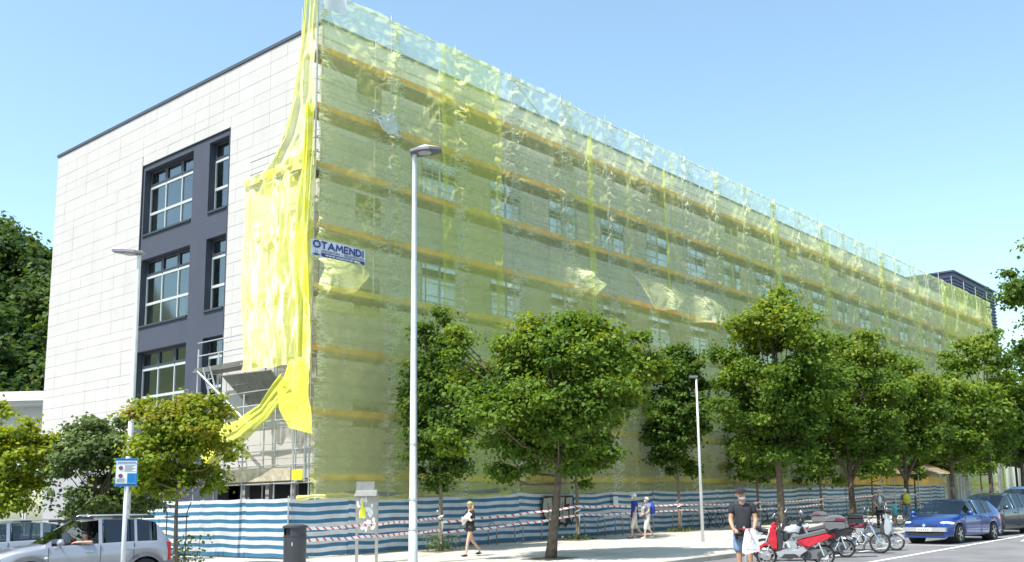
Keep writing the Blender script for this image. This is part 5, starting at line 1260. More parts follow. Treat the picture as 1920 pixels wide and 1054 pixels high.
MEG = dict(W=1.77, H=1.45, xf=2.1, xr=-2.1, r=0.315, wheels=(-1.30, 1.32), cowl=1.12, header=0.34, roofr=-1.45, tail=-1.82, nose=0.2,
           sill=[(-2.1, 0.40), (-1.9, 0.26), (1.8, 0.24), (2.1, 0.24)], belt=[(-2.1, 0.86), (-1.9, 0.96), (-1.0, 0.96), (1.12, 0.90), (1.7, 0.78), (2.0, 0.66), (2.1, 0.58)],
           top=[(-2.1, 0.92), (-1.82, 1.08), (-1.45, 1.38), (-0.8, 1.44), (-0.1, 1.45), (0.34, 1.40), (1.12, 0.955), (1.6, 0.87), (1.95, 0.74), (2.1, 0.64)],
           win=[(-0.22, 0.95), (-1.28, -0.32)], doors=(0.92, -0.27, -1.2), handles=(-0.05, -1.1), head=((1.80, 0.74, 0.66), (0.28, 0.17, 0.085)), hrot=0.62, rear_lamp=(-1.95, 0.6, 0.92), tumble=0.73, spokes=5,
           front=[('bumper', (1.95, 2.15, -0.74, 0.74, 0.40, 0.535), 'paint_lightgrey'), ('number_plate', (2.15, 2.165, -0.26, 0.26, 0.41, 0.52), 'sign_white'), ('air_intake', (2.02, 2.125, -0.62, 0.62, 0.26, 0.395), 'void_dark'), ('grille', (2.08, 2.125, -0.42, 0.42, 0.575, 0.625), 'plastic_dark'), ('lower_lip', (1.98, 2.13, -0.72, 0.72, 0.19, 0.255), 'paint_car_blue')])
bc = make_car('parked_car', (36.15, 11.6, gr(36)), (-0.99, 0.13), 'blue hatchback parked by the kerb with its front towards the motorbikes', MEG, 'paint_car_blue')
em = MB(); em.poly([(2.16, 0, 0.535), (2.14, 0.065, 0.60), (2.12, 0, 0.665), (2.14, -0.065, 0.60)]).build('emblem', 'chrome', bc, fix=False)
pl = MB()
for k in range(7): pl.box(2.166, 2.170, -0.21 + 0.06 * k + (0.02 if k > 3 else 0), -0.175 + 0.06 * k + (0.02 if k > 3 else 0), 0.432, 0.498)
tag(pl.build('plate_characters', 'plastic_grey', bc), kind='stuff')
MPV = dict(MEG); MPV.update(H=1.60, W=1.79, top=[(-2.1, 0.98), (-1.95, 1.2), (-1.6, 1.52), (-0.8, 1.60), (-0.1, 1.60), (0.42, 1.52), (1.25, 1.03), (1.7, 0.93), (1.95, 0.80), (2.1, 0.68)], cowl=1.25, header=0.42, roofr=-1.6, tail=-1.95,
           belt=[(-2.1, 0.95), (-1.9, 1.04), (-1.0, 1.02), (1.25, 0.96), (1.75, 0.84), (2.0, 0.72), (2.1, 0.62)], head=((1.78, 0.78, 0.76), (0.27, 0.15, 0.12)), win=[(-0.15, 1.05), (-1.35, -0.25)], front=[])
make_car('parked_car', (41.4, 11.75, gr(41)), (-0.985, 0.17), 'dark grey family car parked behind the blue hatchback', MPV, 'paint_car_grey')
VAN = dict(MPV); VAN.update(H=1.82, W=1.84, top=[(x, z if z < 1.1 else 1.1 + (z - 1.1) * 1.42) for (x, z) in MPV['top']])
make_car('parked_car', (47.0, 11.9, gr(47)), (-0.985, 0.17), 'light blue tall car at the right edge, roof above the dark grey car', VAN, 'paint_car_sky')

# ================================================================== motorbikes and scooters
def bike_wheel(t, x, r, w, spokes, rim='alloy'):
    to = MB().lathe((x, 0, r), [(r * 0.78, -w / 2), (r * 0.93, -w / 2), (r, 0), (r * 0.93, w / 2), (r * 0.78, w / 2)], 26, 'y', False).build('wheel', 'rubber', t, smooth=40)
    m = MB(); m.lathe((x, 0, r), [(r * 0.74, -w * 0.35), (r * 0.79, -w * 0.35), (r * 0.79, w * 0.35), (r * 0.74, w * 0.35), (r * 0.74, -w * 0.35)], 26, 'y', False); m.lathe((x, 0, r), [(r * 0.14, -w * 0.6), (r * 0.14, w * 0.6)], 12, 'y')
    for k in range(spokes):
        a = 2 * math.pi * k / spokes + 0.2; m.tube([(x + r * 0.1 * math.cos(a), 0, r + r * 0.1 * math.sin(a)), (x + r * 0.77 * math.cos(a + 0.1), 0, r + r * 0.77 * math.sin(a + 0.1))], 0.016 if spokes < 10 else 0.006, 5)
    m.build('rim', rim, to)
    MB().lathe((x, w * 0.55, r), [(r * 0.2, 0), (r * 0.45, 0), (r * 0.45, 0.006), (r * 0.2, 0.006), (r * 0.2, 0)], 18, 'y', False).build('brake_disc', 'chrome', to)
    return to
def side_prism(name, pts, w0, w1, m, t, taper=0.75):
    """body panel: side outline (x,z), full width w0, edges pulled in"""
    b = MB(); n = len(pts); cx = sum(p[0] for p in pts) / n; cz = sum(p[1] for p in pts) / n; k = 0
    for (y, s) in ((-w0 / 2, taper), (-w0 * 0.36, 0.97), (-w0 * 0.2, 1.0), (w0 * 0.2, 1.0), (w0 * 0.36, 0.97), (w0 / 2, taper)):
        for (x, z) in pts: b.v.append((cx + (x - cx) * s, y, cz + (z - cz) * s))
    for i in range(5):
        for j in range(n): b.face((i * n + j, i * n + (j + 1) % n, (i + 1) * n + (j + 1) % n, (i + 1) * n + j))
    b.face(list(range(n))[::-1]); b.face([5 * n + j for j in range(n)])
    return b.build(name, m, t, smooth=45)
def top_box(t, x, z, m1, m2, s=1.0, dome=False):
    o = side_prism('top_box', [(x - 0.26 * s, z), (x + 0.24 * s, z), (x + 0.27 * s, z + 0.14 * s), (x + 0.2 * s, z + 0.17 * s), (x - 0.25 * s, z + 0.17 * s), (x - 0.3 * s, z + 0.1 * s)], 0.46 * s, 0, m1, t, 0.9)
    side_prism('box_lid', [(x - 0.29 * s, z + 0.172 * s), (x + 0.25 * s, z + 0.172 * s), (x + 0.22 * s, z + 0.26 * s), (x + 0.05 * s, z + 0.32 * s), (x - 0.16 * s, z + 0.31 * s), (x - 0.27 * s, z + 0.25 * s)], 0.45 * s, 0, m1, o, 0.78)
    if m2: side_prism('box_reflector', [(x - 0.31 * s, z + 0.18 * s), (x + 0.02 * s, z + 0.20 * s), (x - 0.04 * s, z + 0.27 * s), (x - 0.28 * s, z + 0.245 * s)], 0.47 * s, 0, m2, o, 0.9)
    return o
def bars(t, x, z, w=0.36, mirrors=True, m='plastic_dark'):
    h = MB().tube([(x - 0.12, -w, z + 0.02), (x - 0.02, -w * 0.55, z + 0.04), (x + 0.02, 0, z), (x - 0.02, w * 0.55, z + 0.04), (x - 0.12, w, z + 0.02)], 0.014, 6).build('handlebar', m, t, smooth=True)
    for s in (-1, 1):
        MB().tube([(x - 0.12, s * w, z + 0.02), (x - 0.05, s * w * 0.72, z + 0.035)], 0.02, 6).build('grip', 'rubber', h)
        if mirrors:
            MB().tube([(x - 0.03, s * w * 0.6, z + 0.04), (x + 0.02, s * w * 0.75, z + 0.2)], 0.008, 5).build('mirror_stem', 'plastic_dark', h)
            MB().ell((x + 0.02, s * w * 0.85, z + 0.23), (0.02, 0.075, 0.045), 10, 6).build('mirror', 'chrome', h, smooth=True)
def make_scooter(loc, head, label, c1, c2, box=None, lean=0.06, screen=False, r=0.26):
    t = empty('motor_scooter', loc, math.atan2(head[1], head[0]), label, 'scooter', 'scooters and motorbikes parked by the kerb'); t.rotation_euler[0] = -lean
    bike_wheel(t, 0.72, r, 0.11, 5); bike_wheel(t, -0.70, r, 0.13, 5)
    side_prism('leg_shield', [(0.42, 0.40), (0.55, 0.42), (0.66, 0.62), (0.60, 0.95), (0.52, 1.02), (0.44, 0.95), (0.40, 0.7)], 0.46, 0, c1, t, 0.8)
    side_prism('inner_shield', [(0.34, 0.36), (0.42, 0.38), (0.42, 0.9), (0.36, 0.88), (0.28, 0.6)], 0.40, 0, 'plastic_dark', t, 0.9)
    side_prism('floor_panel', [(0.44, 0.24), (0.50, 0.38), (0.30, 0.44), (-0.05, 0.42), (-0.22, 0.52), (-0.32, 0.40), (-0.10, 0.26), (0.2, 0.20)], 0.40, 0, c2, t, 0.9)
    side_prism('floor_trim', [(0.40, 0.22), (0.28, 0.335), (-0.02, 0.335), (-0.12, 0.28), (0.1, 0.19)], 0.43, 0, 'plastic_dark', t, 0.85)
    side_prism('front_fender', [(0.48, 0.5), (0.60, r * 2 + 0.06), (0.76, r * 2 + 0.05), (0.95, r + 0.20), (0.98, r + 0.05), (0.90, r + 0.14), (0.74, r * 2 - 0.0), (0.6, r * 2 - 0.02)], 0.15, 0, c1, t, 0.9)
    side_prism('tail_panel', [(-0.10, 0.52), (-0.05, 0.66), (-0.40, 0.74), (-0.85, 0.84), (-0.98, 0.80), (-0.90, 0.70), (-0.62, 0.60), (-0.32, 0.46)], 0.34, 0, c1, t, 0.8)
    side_prism('seat', [(0.02, 0.66), (0.06, 0.74), (-0.22, 0.79), (-0.38, 0.83), (-0.72, 0.92), (-0.86, 0.91), (-0.86, 0.85), (-0.4, 0.745)], 0.29, 0, 'plastic_grey', t, 0.85)
    side_prism('engine', [(-0.12, 0.22), (-0.16, 0.38), (-0.42, 0.46), (-0.76, 0.44), (-0.82, 0.30), (-0.6, 0.18), (-0.25, 0.16)], 0.24, 0, 'plastic_grey', t, 0.85)
    MB().lathe((-0.30, 0.115, 0.30), [(0, 0), (0.10, 0), (0.085, 0.03), (0, 0.032)], 16, 'y').build('belt_cover', 'plastic_dark', t)
    MB().lathe((-0.62, 0.115, 0.30), [(0, 0), (0.085, 0), (0.07, 0.03), (0, 0.032)], 16, 'y').build('belt_cover', 'plastic_dark', t)
    MB().tube([(-0.35, -0.15, 0.24), (-0.6, -0.17, 0.28), (-1.0, -0.19, 0.42)], [0.03, 0.06, 0.055], 10).build('exhaust', 'alloy', t, smooth=True)
    side_prism('rear_mudguard', [(-0.80, 0.62), (-0.72, 0.66), (-0.98, 0.50), (-1.06, 0.34), (-1.09, 0.36), (-1.0, 0.54)], 0.14, 0, 'plastic_dark', t, 0.95)
    MB().obox((-1.03, 0, 0.52), (0.006, 0, 0.0), (0, 0.1, 0), (-0.05, 0, 0.09)).build('number_plate', 'sign_white', t)
    for s in (-1, 1): MB().tube([(0.72, s * 0.075, r), (0.60, s * 0.075, 0.62)], 0.02, 6).build('fork', 'alloy', t); MB().tube([(-0.70, s * 0.13, r), (-0.58, s * 0.14, 0.62)], 0.022, 6).build('shock_absorber', 'chrome', t)
    side_prism('handlebar_cover', [(0.38, 0.98), (0.54, 0.96), (0.58, 1.06), (0.48, 1.12), (0.38, 1.08)], 0.32, 0, c1, t, 0.75)
    MB().ell((0.60, 0, 0.86), (0.05, 0.13, 0.07), 12, 8).build('headlight', 'lamp_glass', t, smooth=True); MB().box(-1.0, -0.96, -0.09, 0.09, 0.72, 0.80).build('tail_light', 'lamp_red', t)
    bars(t, 0.46, 1.06)
    if screen: MB().grid(6, 4, lambda u, v: (0.56 - 0.14 * v - 0.05 * (2 * u - 1) ** 2, (u - 0.5) * 0.42 * (1 - 0.25 * v), 1.05 + 0.36 * v)).build('windscreen', 'car_glass', t, smooth=True)
    for s in (-1, 1): MB().tube([(-0.2, s * 0.1, 0.2), (-0.28, s * 0.2, -0.01)], 0.014, 6).build('stand', 'plastic_dark', t)
    MB().tube([(-0.85, -0.12, 0.86), (-1.08, -0.1, 0.93), (-1.08, 0.1, 0.93), (-0.85, 0.12, 0.86)], 0.016, 6).build('grab_rail', 'plastic_dark', t)
    if box: top_box(t, -1.0, 0.95, box[0], box[1], box[2])
    return t
def make_motorbike(loc, head, label, c1, c2, box=None, lean=0.08, fender='chrome', wire=False):
    t = empty('motorbike', loc, math.atan2(head[1], head[0]), label, 'motorbike', 'scooters and motorbikes parked by the kerb'); t.rotation_euler[0] = -lean
    r = 0.31; bike_wheel(t, 0.74, r, 0.10, 16 if wire else 6); bike_wheel(t, -0.66, r, 0.13, 16 if wire else 6)
    side_prism('fuel_tank', [(0.30, 0.74), (0.36, 0.90), (0.2, 0.98), (-0.06, 0.92), (-0.12, 0.80), (0.0, 0.74)], 0.30, 0, c1, t, 0.7)
    side_prism('seat', [(-0.08, 0.80), (-0.10, 0.87), (-0.35, 0.82), (-0.6, 0.88), (-0.85, 0.90), (-0.85, 0.83), (-0.5, 0.77)], 0.27, 0, 'plastic_dark', t, 0.85)
    side_prism('side_cover', [(-0.12, 0.55), (-0.1, 0.76), (-0.42, 0.76), (-0.5, 0.62), (-0.3, 0.5)], 0.26, 0, c2, t, 0.85)
    en = side_prism('engine', [(-0.16, 0.28), (-0.2, 0.45), (0.0, 0.56), (0.22, 0.52), (0.26, 0.34), (0.1, 0.24)], 0.28, 0, 'alloy', t, 0.85)
    for k in range(6): MB().obox((0.14 + 0.02 * k, 0, 0.54 + 0.033 * k), (0.10, 0, -0.035), (0, 0.12, 0), (0.003, 0, 0.009)).build('cooling_fin', 'alloy', en)
    MB().lathe((-0.02, 0.14, 0.40), [(0, 0), (0.1, 0), (0.085, 0.035), (0, 0.04)], 16, 'y').lathe((-0.02, -0.14, 0.40), [(0, 0), (0.1, 0), (0.085, -0.035), (0, -0.04)], 16, 'y').build('engine_cover', 'chrome', en)
    for s in (-1, 1):
        MB().tube([(0.22, s * 0.12, 0.60), (0.38, s * 0.13, 0.45), (0.3, s * 0.15, 0.27), (-0.2, s * 0.17, 0.24), (-0.45, s * 0.19, 0.28), (-0.95, s * 0.2, 0.36)], [0.022, 0.024, 0.024, 0.026, 0.045, 0.045], 8).build('exhaust', 'chrome', t, smooth=True)
        MB().tube([(0.74, s * 0.09, r), (0.40, s * 0.09, 0.98)], 0.024, 8).build('fork', 'chrome', t); MB().tube([(-0.66, s * 0.12, r), (-0.5, s * 0.14, 0.74)], 0.028, 8).build('shock_absorber', 'chrome', t)
        MB().tube([(-0.66, s * 0.10, r), (-0.1, s * 0.1, 0.36)], 0.02, 6).build('swing_arm', 'plastic_grey', t)
        MB().ell((0.52, s * 0.2, 0.86), (0.03, 0.04, 0.03), 8, 6).build('turn_signal', 'lamp_red', t)
    MB().tube([(0.40, 0, 0.92), (0.28, 0, 0.6), (0.22, 0, 0.26), (-0.15, 0, 0.24), (-0.28, 0, 0.6), (-0.8, 0, 0.80)], 0.022, 6).tube([(0.40, 0, 0.92), (-0.28, 0, 0.72), (-0.8, 0, 0.80)], 0.02, 6).build('frame', 'plastic_dark', t)
    MB().lathe((0.50, 0, 0.92), [(0.03, -0.10), (0.10, -0.03), (0.105, 0.05), (0.0, 0.07)], 18, 'x').build('headlight', 'chrome', t, smooth=50)
    MB().lathe((0.552, 0, 0.92), [(0.0, 0.022), (0.09, 0.0)], 18, 'x').build('headlight_lens', 'lamp_glass', t, smooth=50)
    f = MB()
    for k in range(8):
        a0, a1 = R_(28 + 17 * k), R_(28 + 17 * (k + 1)); q = r * 1.1
        f.quad((0.74 + q * math.cos(a0), -0.065, r + q * math.sin(a0)), (0.74 + q * math.cos(a1), -0.065, r + q * math.sin(a1)), (0.74 + q * math.cos(a1), 0.065, r + q * math.sin(a1)), (0.74 + q * math.cos(a0), 0.065, r + q * math.sin(a0)))
    f.build('front_fender', fender, t, smooth=True, fix=False)
    side_prism('rear_fender', [(-0.7, 0.72), (-0.62, 0.78), (-0.95, 0.80), (-1.05, 0.58), (-1.0, 0.56), (-0.9, 0.70)], 0.15, 0, fender, t, 0.9)
    MB().obox((-1.05, 0, 0.56), (0.006, 0, 0), (0, 0.1, 0), (-0.04, 0, 0.08)).build('number_plate', 'sign_white', t); MB().box(-1.05, -1.0, -0.06, 0.06, 0.68, 0.74).build('tail_light', 'lamp_red', t)
    bars(t, 0.38, 1.06, 0.38, m='chrome'); MB().tube([(-0.05, 0.12, 0.24), (0.0, 0.3, -0.01)], 0.014, 6).build('stand', 'plastic_dark', t)
    if box: top_box(t, -0.92, 0.92, box[0], box[1], box[2])
    return t
lft = (-0.40, 0.916); rgt = (0.30, -0.954)
make_scooter((23.8, 11.6, gr(23.8)), lft, 'red and light grey scooter with a grey top box, nearest of the row', 'paint_red', 'paint_lightgrey', ('plastic_grey', 'paint_maroon', 1.0), screen=False, r=0.27)
make_motorbike((25.35, 12.55, gr(25.3)), (0.42, -0.907), 'pale motorbike with white front fender behind the red scooter, pointing right', 'paint_lightgrey', 'plastic_dark', ('plastic_grey', None, 0.9), fender='paint_white')
make_scooter((26.9, 12.35, gr(26.9)), lft, 'black scooter with a round black top box, third in the row', 'paint_black', 'plastic_grey', ('paint_black', None, 0.85))
make_motorbike((28.95, 12.2, gr(29)), (0.22, -0.975), 'chrome and maroon motorbike with round headlight and red-lidded top box', 'paint_maroon', 'plastic_dark', ('plastic_grey', 'paint_maroon', 1.0), wire=True)
make_scooter((30.4, 12.25, gr(30.4)), (0.25, -0.968), 'light grey scooter farthest right in the row beside the blue hatchback', 'paint_lightgrey', 'plastic_grey', None, screen=False)
make_scooter((27.9, 13.3, gr(27.9)), lft, 'dark scooter with mirrors half hidden between the black scooter and the chrome motorbike', 'plastic_dark', 'plastic_dark', None)

# ================================================================== bicycles
def make_bicycle(loc, head, label, c, lean=0.0):
    t = empty('bicycle', loc, math.atan2(head[1], head[0]), label, 'bicycle'); t.rotation_euler[0] = lean
    for x in (-0.52, 0.53):
        w = MB().tube([(x + 0.335 * math.cos(a), 0, 0.34 + 0.335 * math.sin(a)) for a in np.linspace(0, 6.283, 28)[:-1]], 0.02, 6, closed=True).build('wheel', 'rubber', t, smooth=True)
        s = MB()
        for k in range(12):
            a = k * math.pi / 6; s.tube([(x, 0.02 if k % 2 else -0.02, 0.34), (x + 0.32 * math.cos(a), 0, 0.34 + 0.32 * math.sin(a))], 0.003, 4)
        s.tube([(x, -0.05, 0.34), (x, 0.05, 0.34)], 0.025, 8).build('spokes', 'alloy', w)
    MB().tube([(-0.52, 0, 0.34), (-0.12, 0, 0.30), (-0.24, 0, 0.80), (-0.52, 0, 0.34)], 0.014, 6).tube([(-0.12, 0, 0.30), (0.38, 0, 0.72), (-0.22, 0, 0.74)], 0.017, 6).tube([(0.36, 0, 0.80), (0.40, 0, 0.66)], 0.02, 6).build('frame', c, t)
    MB().tube([(0.40, 0, 0.66), (0.46, 0, 0.5), (0.53, 0.04, 0.34)], 0.014, 6).tube([(0.46, 0, 0.5), (0.53, -0.04, 0.34)], 0.012, 6).build('fork', c, t)
    MB().tube([(0.36, 0, 0.80), (0.33, 0, 0.95), (0.40, 0, 0.98)], 0.013, 6).tube([(0.30, -0.27, 1.0), (0.40, 0, 0.98), (0.30, 0.27, 1.0)], 0.012, 6).build('handlebar', 'plastic_dark', t)
    MB().tube([(-0.24, 0, 0.8), (-0.27, 0, 0.92)], 0.012, 6).build('seat_post', 'alloy', t); side_prism('saddle', [(-0.40, 0.93), (-0.40, 0.98), (-0.2, 0.97), (-0.08, 0.95), (-0.2, 0.92)], 0.14, 0, 'plastic_dark', t, 0.6)
    MB().lathe((-0.12, 0.03, 0.30), [(0.02, 0), (0.09, 0), (0.09, 0.006), (0.02, 0.006)], 16, 'y', False).build('chainring', 'alloy', t); MB().tube([(-0.12, 0.05, 0.30), (0.0, 0.06, 0.18), (0.0, 0.14, 0.18)], 0.01, 5).tube([(-0.12, -0.05, 0.30), (-0.24, -0.06, 0.42), (-0.24, -0.14, 0.42)], 0.01, 5).build('crank', 'plastic_dark', t)
    return t
make_bicycle((43.2, 25.35, gp(43)), (0.9, -0.3), 'dark bicycle locked at the racks behind the man with the kick scooter', 'plastic_dark')
make_bicycle((44.6, 25.4, gp(44.6)), (0.85, -0.5), 'second dark bicycle at the racks, right behind the first', 'steel_rack')
make_bicycle((49.0, 25.2, gp(49)), (0.7, -0.6), 'bicycle at the racks right of the tallest maple trunk', 'plastic_dark')
make_bicycle((43.6, 16.6, gp(43.6)), (0.25, -0.96), 'bicycle held by the white-haired man, front wheel towards the motorbikes', 'plastic_dark')
make_bicycle((47.5, 17.2, gp(47.5)), (0.7, -0.7), 'pale green bicycle left of the forked maple trunk', 'cloth_teal')
make_bicycle((49.2, 16.9, gp(49.2)), (0.6, -0.75), 'light bicycle in front of the forked maple trunk', 'alloy')

# ================================================================== people
def skin_obj(name, pts, edges, m, parent, sub=2, root=0, smooth=True):
    """pts: name -> (x, y, z, radius); one continuous surface grown round the skeleton"""
    ks = list(pts); ix = {k: i for i, k in enumerate(ks)}
    me = bpy.data.meshes.new(name); me.from_pydata([pts[k][:3] for k in ks], [(ix[a], ix[b]) for a, b in edges], [])
    me.materials.append(MATS[m]); o = add(name, me, parent)
    sk = o.modifiers.new('skin', 'SKIN'); sk.use_smooth_shade = True; sk.branch_smoothing = 0.4
    lay = me.skin_vertices[0].data if me.skin_vertices else None
    for k in ks:
        r = pts[k][3]; rr = r if isinstance(r, tuple) else (r, r); lay[ix[k]].radius = rr
    lay[root].use_root = True
    sb = o.modifiers.new('sub', 'SUBSURF'); sb.levels = sub; sb.render_levels = sub
    return o
def make_person(loc, face, H, label, J, build=1.0, skin='skin', wear=(), hair=None, cap=None, mask=None, name='person', extra=None):
    """J overrides joint places of a 1.70 m figure (x forward, y left, z up)"""
    k = H / 1.70; t = empty(name, loc, math.atan2(face[1], face[0]), label, 'person'); t.scale = (k, k, k)
    b = build
    D = dict(pelvis=(0, 0, 0.95, 0.125 * b), waist=(0, 0, 1.08, 0.115 * b), chest=(0, 0, 1.27, 0.125 * b), nape=(-0.01, 0, 1.42, 0.075), neck=(0.0, 0, 1.47, 0.05), chin=(0.035, 0, 1.525, 0.058), face=(0.02, 0, 1.60, 0.083), crown=(0.0, 0, 1.655, 0.07))
    for s, q in ((1, 'l'), (-1, 'r')):
        D.update({'sh' + q: (0, 0.165 * b ** 0.5 * s, 1.39, 0.062 * b), 'el' + q: (0, 0.23 * s, 1.12, 0.043 * b), 'wr' + q: (0.06, 0.25 * s, 0.88, 0.028), 'pa' + q: (0.08, 0.25 * s, 0.81, 0.034),
                  'hi' + q: (0, 0.09 * s, 0.88, 0.095 * b), 'kn' + q: (0.01, 0.095 * s, 0.49, 0.056), 'an' + q: (-0.02, 0.1 * s, 0.085, 0.038), 'to' + q: (0.15, 0.12 * s, 0.03, 0.032)})
    for kk, v in J.items(): D[kk] = tuple(v) + (D[kk][3],) if len(v) == 3 else tuple(v)
    E = [('pelvis', 'waist'), ('waist', 'chest'), ('chest', 'nape'), ('nape', 'neck'), ('neck', 'chin'), ('chin', 'face'), ('face', 'crown')]
    for q in 'lr':
        E += [('chest', 'sh' + q), ('sh' + q, 'el' + q), ('el' + q, 'wr' + q), ('wr' + q, 'pa' + q), ('pelvis', 'hi' + q), ('hi' + q, 'kn' + q), ('kn' + q, 'an' + q), ('an' + q, 'to' + q)]
        w, p = Vector(D['wr' + q][:3]), Vector(D['pa' + q][:3]); d = (p - w).normalized(); sd = d.cross(Vector((0, 0, 1)) if abs(d.z) < 0.8 else Vector((1, 0, 0))).normalized(); nn = sd.cross(d)
        for fi, (off, L) in enumerate(((0.026, 0.062), (0.009, 0.072), (-0.009, 0.066), (-0.026, 0.05))):
            a = p + d * 0.03 + sd * off; m_ = a + d * L * 0.6 - nn * 0.012; e = m_ + d * L * 0.35 - nn * 0.035
            D['f%s%da' % (q, fi)] = tuple(m_) + (0.0095,); D['f%s%db' % (q, fi)] = tuple(e) + (0.008,)
            E += [('pa' + q, 'f%s%da' % (q, fi)), ('f%s%da' % (q, fi), 'f%s%db' % (q, fi))]
        a = p + sd * 0.045 - d * 0.0 - nn * 0.01; e = a + d * 0.035 + sd * 0.012 - nn * 0.02
        D['f%sta' % q] = tuple(a) + (0.0105,); D['f%stb' % q] = tuple(e) + (0.009,); E += [('pa' + q, 'f%sta' % q), ('f%sta' % q, 'f%stb' % q)]
    skin_obj('body', D, E, skin, t, 2)
    fc = Vector(D['face'][:3]); ch = Vector(D['chin'][:3]); hf = (fc - Vector(D['crown'][:3])).normalized()
    f = MB(); f.ell(fc + Vector((0.088, 0, -0.025)), (0.018, 0.014, 0.022), 8, 6)
    for s in (-1, 1): f.ell(fc + Vector((0.0, s * 0.083, -0.02)), (0.018, 0.012, 0.03), 8, 6)
    f.build('nose_and_ears', skin, t, smooth=True)
    for s in (-1, 1): MB().ell(fc + Vector((0.078, s * 0.033, 0.005)), (0.01, 0.014, 0.009), 8, 6).build('eye', 'hair_dark', t, smooth=True)
    MB().ell(fc + Vector((0.078, 0, -0.065)), (0.01, 0.025, 0.008), 8, 6).build('mouth', 'lamp_red', t, smooth=True)
    for (nm, m, ks, grow, cut) in wear:              # garments follow the limbs they cover
        P2, E2 = {}, []
        for kk in ks:
            v = D[kk]; r = v[3]; r = r[0] if isinstance(r, tuple) else r; P2[kk] = v[:3] + (r + grow,)
        for (a, b2, fr, gr_) in cut:                 # sleeve or leg ends part-way down a limb
            va, vb = Vector(D[a][:3]), Vector(D[b2][:3]); p = va.lerp(vb, fr); ra, rb = D[a][3], D[b2][3]; P2[a + b2] = tuple(p) + (ra + (rb - ra) * fr + gr_,); E2.append((a, a + b2))
        E2 += [(a, b2) for (a, b2) in E if a in P2 and b2 in P2]
        if 'pelvis' in P2 and 'chest' in P2:         # the hem falls below the waistband
            v = D['pelvis']; P2['hem'] = (v[0], v[1], v[2] - 0.075, v[3] + grow + 0.012); E2.append(('pelvis', 'hem'))
        skin_obj(nm, P2, E2, m, t, 2)
    if hair:
        kind, m = hair; h = MB()
        h.ell(fc + Vector((-0.018, 0, 0.012)), (0.103, 0.095, 0.098), 16, 8, -0.15, Matrix.Rotation(-0.35, 3, 'Y'))
        if kind == 'long':
            for s in (-1, 0, 1): h.tube([fc + Vector((-0.06, s * 0.06, 0.0)), fc + Vector((-0.075, s * 0.075, -0.12)), fc + Vector((-0.05 + 0.03 * abs(s), s * 0.10, -0.24))], [0.05, 0.045, 0.015], 8)
        h.build('hair', m, t, smooth=True)
    if cap:
        c = MB().ell(fc + Vector((-0.008, 0, 0.03)), (0.108, 0.098, 0.085), 16, 6, -0.05); c.box(fc.x + 0.07, fc.x + 0.19, fc.y - 0.07, fc.y + 0.07, fc.z + 0.022, fc.z + 0.036); c.build('cap', cap, t, smooth=40)
    if mask:
        c = Vector((ch.x + 0.035, 0, ch.z + (0.03 if mask == 'up' else 0.005))); MB().ell(c, (0.05, 0.06, 0.05 if mask == 'up' else 0.03), 12, 8).build('face_mask', 'mask', t, smooth=True)
    return t
SH = lambda g=0.014: ('shirt', g)
UP = ['pelvis', 'waist', 'chest', 'nape', 'shl', 'shr']
# woman walking to the left with a bundle
wom = make_person((22.4, 21.74, gp(22.4) + 0.005), (-0.97, 0.24), 1.66, 'blonde woman in black walking left with a pale jacket bundled in her arms',
    {'hil': (0.0, 0.08, 0.86), 'knl': (0.14, 0.08, 0.47), 'anl': (0.20, 0.08, 0.085), 'tol': (0.36, 0.09, 0.03), 'hir': (0, -0.08, 0.86), 'knr': (-0.12, -0.08, 0.48), 'anr': (-0.42, -0.08, 0.17), 'tor': (-0.34, -0.09, 0.03),
     'ell': (0.02, 0.24, 1.13), 'wrl': (0.22, 0.10, 1.14), 'pal': (0.26, 0.02, 1.16), 'elr': (0.03, -0.24, 1.13), 'wrr': (0.22, -0.08, 1.10), 'par': (0.26, 0.0, 1.12)}, 1.0, 'skin',
    [('jacket', 'cloth_black', UP, 0.02, [('shl', 'ell', 0.95, 0.016), ('shr', 'elr', 0.95, 0.016)]), ('skirt', 'cloth_dark_print', ['waist', 'pelvis', 'hil', 'hir'], 0.03, [('hil', 'knl', 0.35, 0.045), ('hir', 'knr', 0.35, 0.045)])], ('long', 'hair_blond'))
bd = MB(); rs = random.Random(2)
bd.grid(18, 12, lambda u, v: (0.15 + 0.10 * math.sin(3.1416 * v) * math.sin(3.1416 * u) + rs.uniform(-0.012, 0.012), 0.26 * (0.5 - u) * 2 + 0.03 * math.sin(v * 9), 1.02 + 0.24 * v + 0.05 * math.sin(u * 6) + rs.uniform(-0.012, 0.012) + 0.08 * (0.5 - u)))
bd.grid(18, 12, lambda u, v: (0.12 - 0.04 * math.sin(3.1416 * v) * math.sin(3.1416 * u), 0.26 * (0.5 - u) * 2 + 0.03 * math.sin(v * 9), 1.02 + 0.24 * v + 0.05 * math.sin(u * 6) + 0.08 * (0.5 - u)))
jk = bd.build('bundled_jacket', 'cloth_white', None, smooth=True); jk.matrix_world = Matrix.Translation((22.4, 21.74, gp(22.4))) @ Matrix.Rotation(math.atan2(0.24, -0.97), 4, 'Z')
tag(jk, 'pale jacket bundled in the arms of the walking blonde woman', 'jacket')
MB().tube([(0.0 + 0.105 * math.cos(a), 0.1 * math.sin(a), 1.655 + 0.03 * math.cos(a)) for a in np.linspace(1.2, 5.0, 12)], 0.014, 6).build('hairband', 'cloth_yellow', wom)
for q, (x, y, z) in (('l', (0.27, 0.085, 0.03)), ('r', (-0.36, -0.085, 0.07))): MB().ell((x, y, z), (0.13, 0.05, 0.035), 10, 6).build('sandal', 'cloth_black', wom, smooth=True)
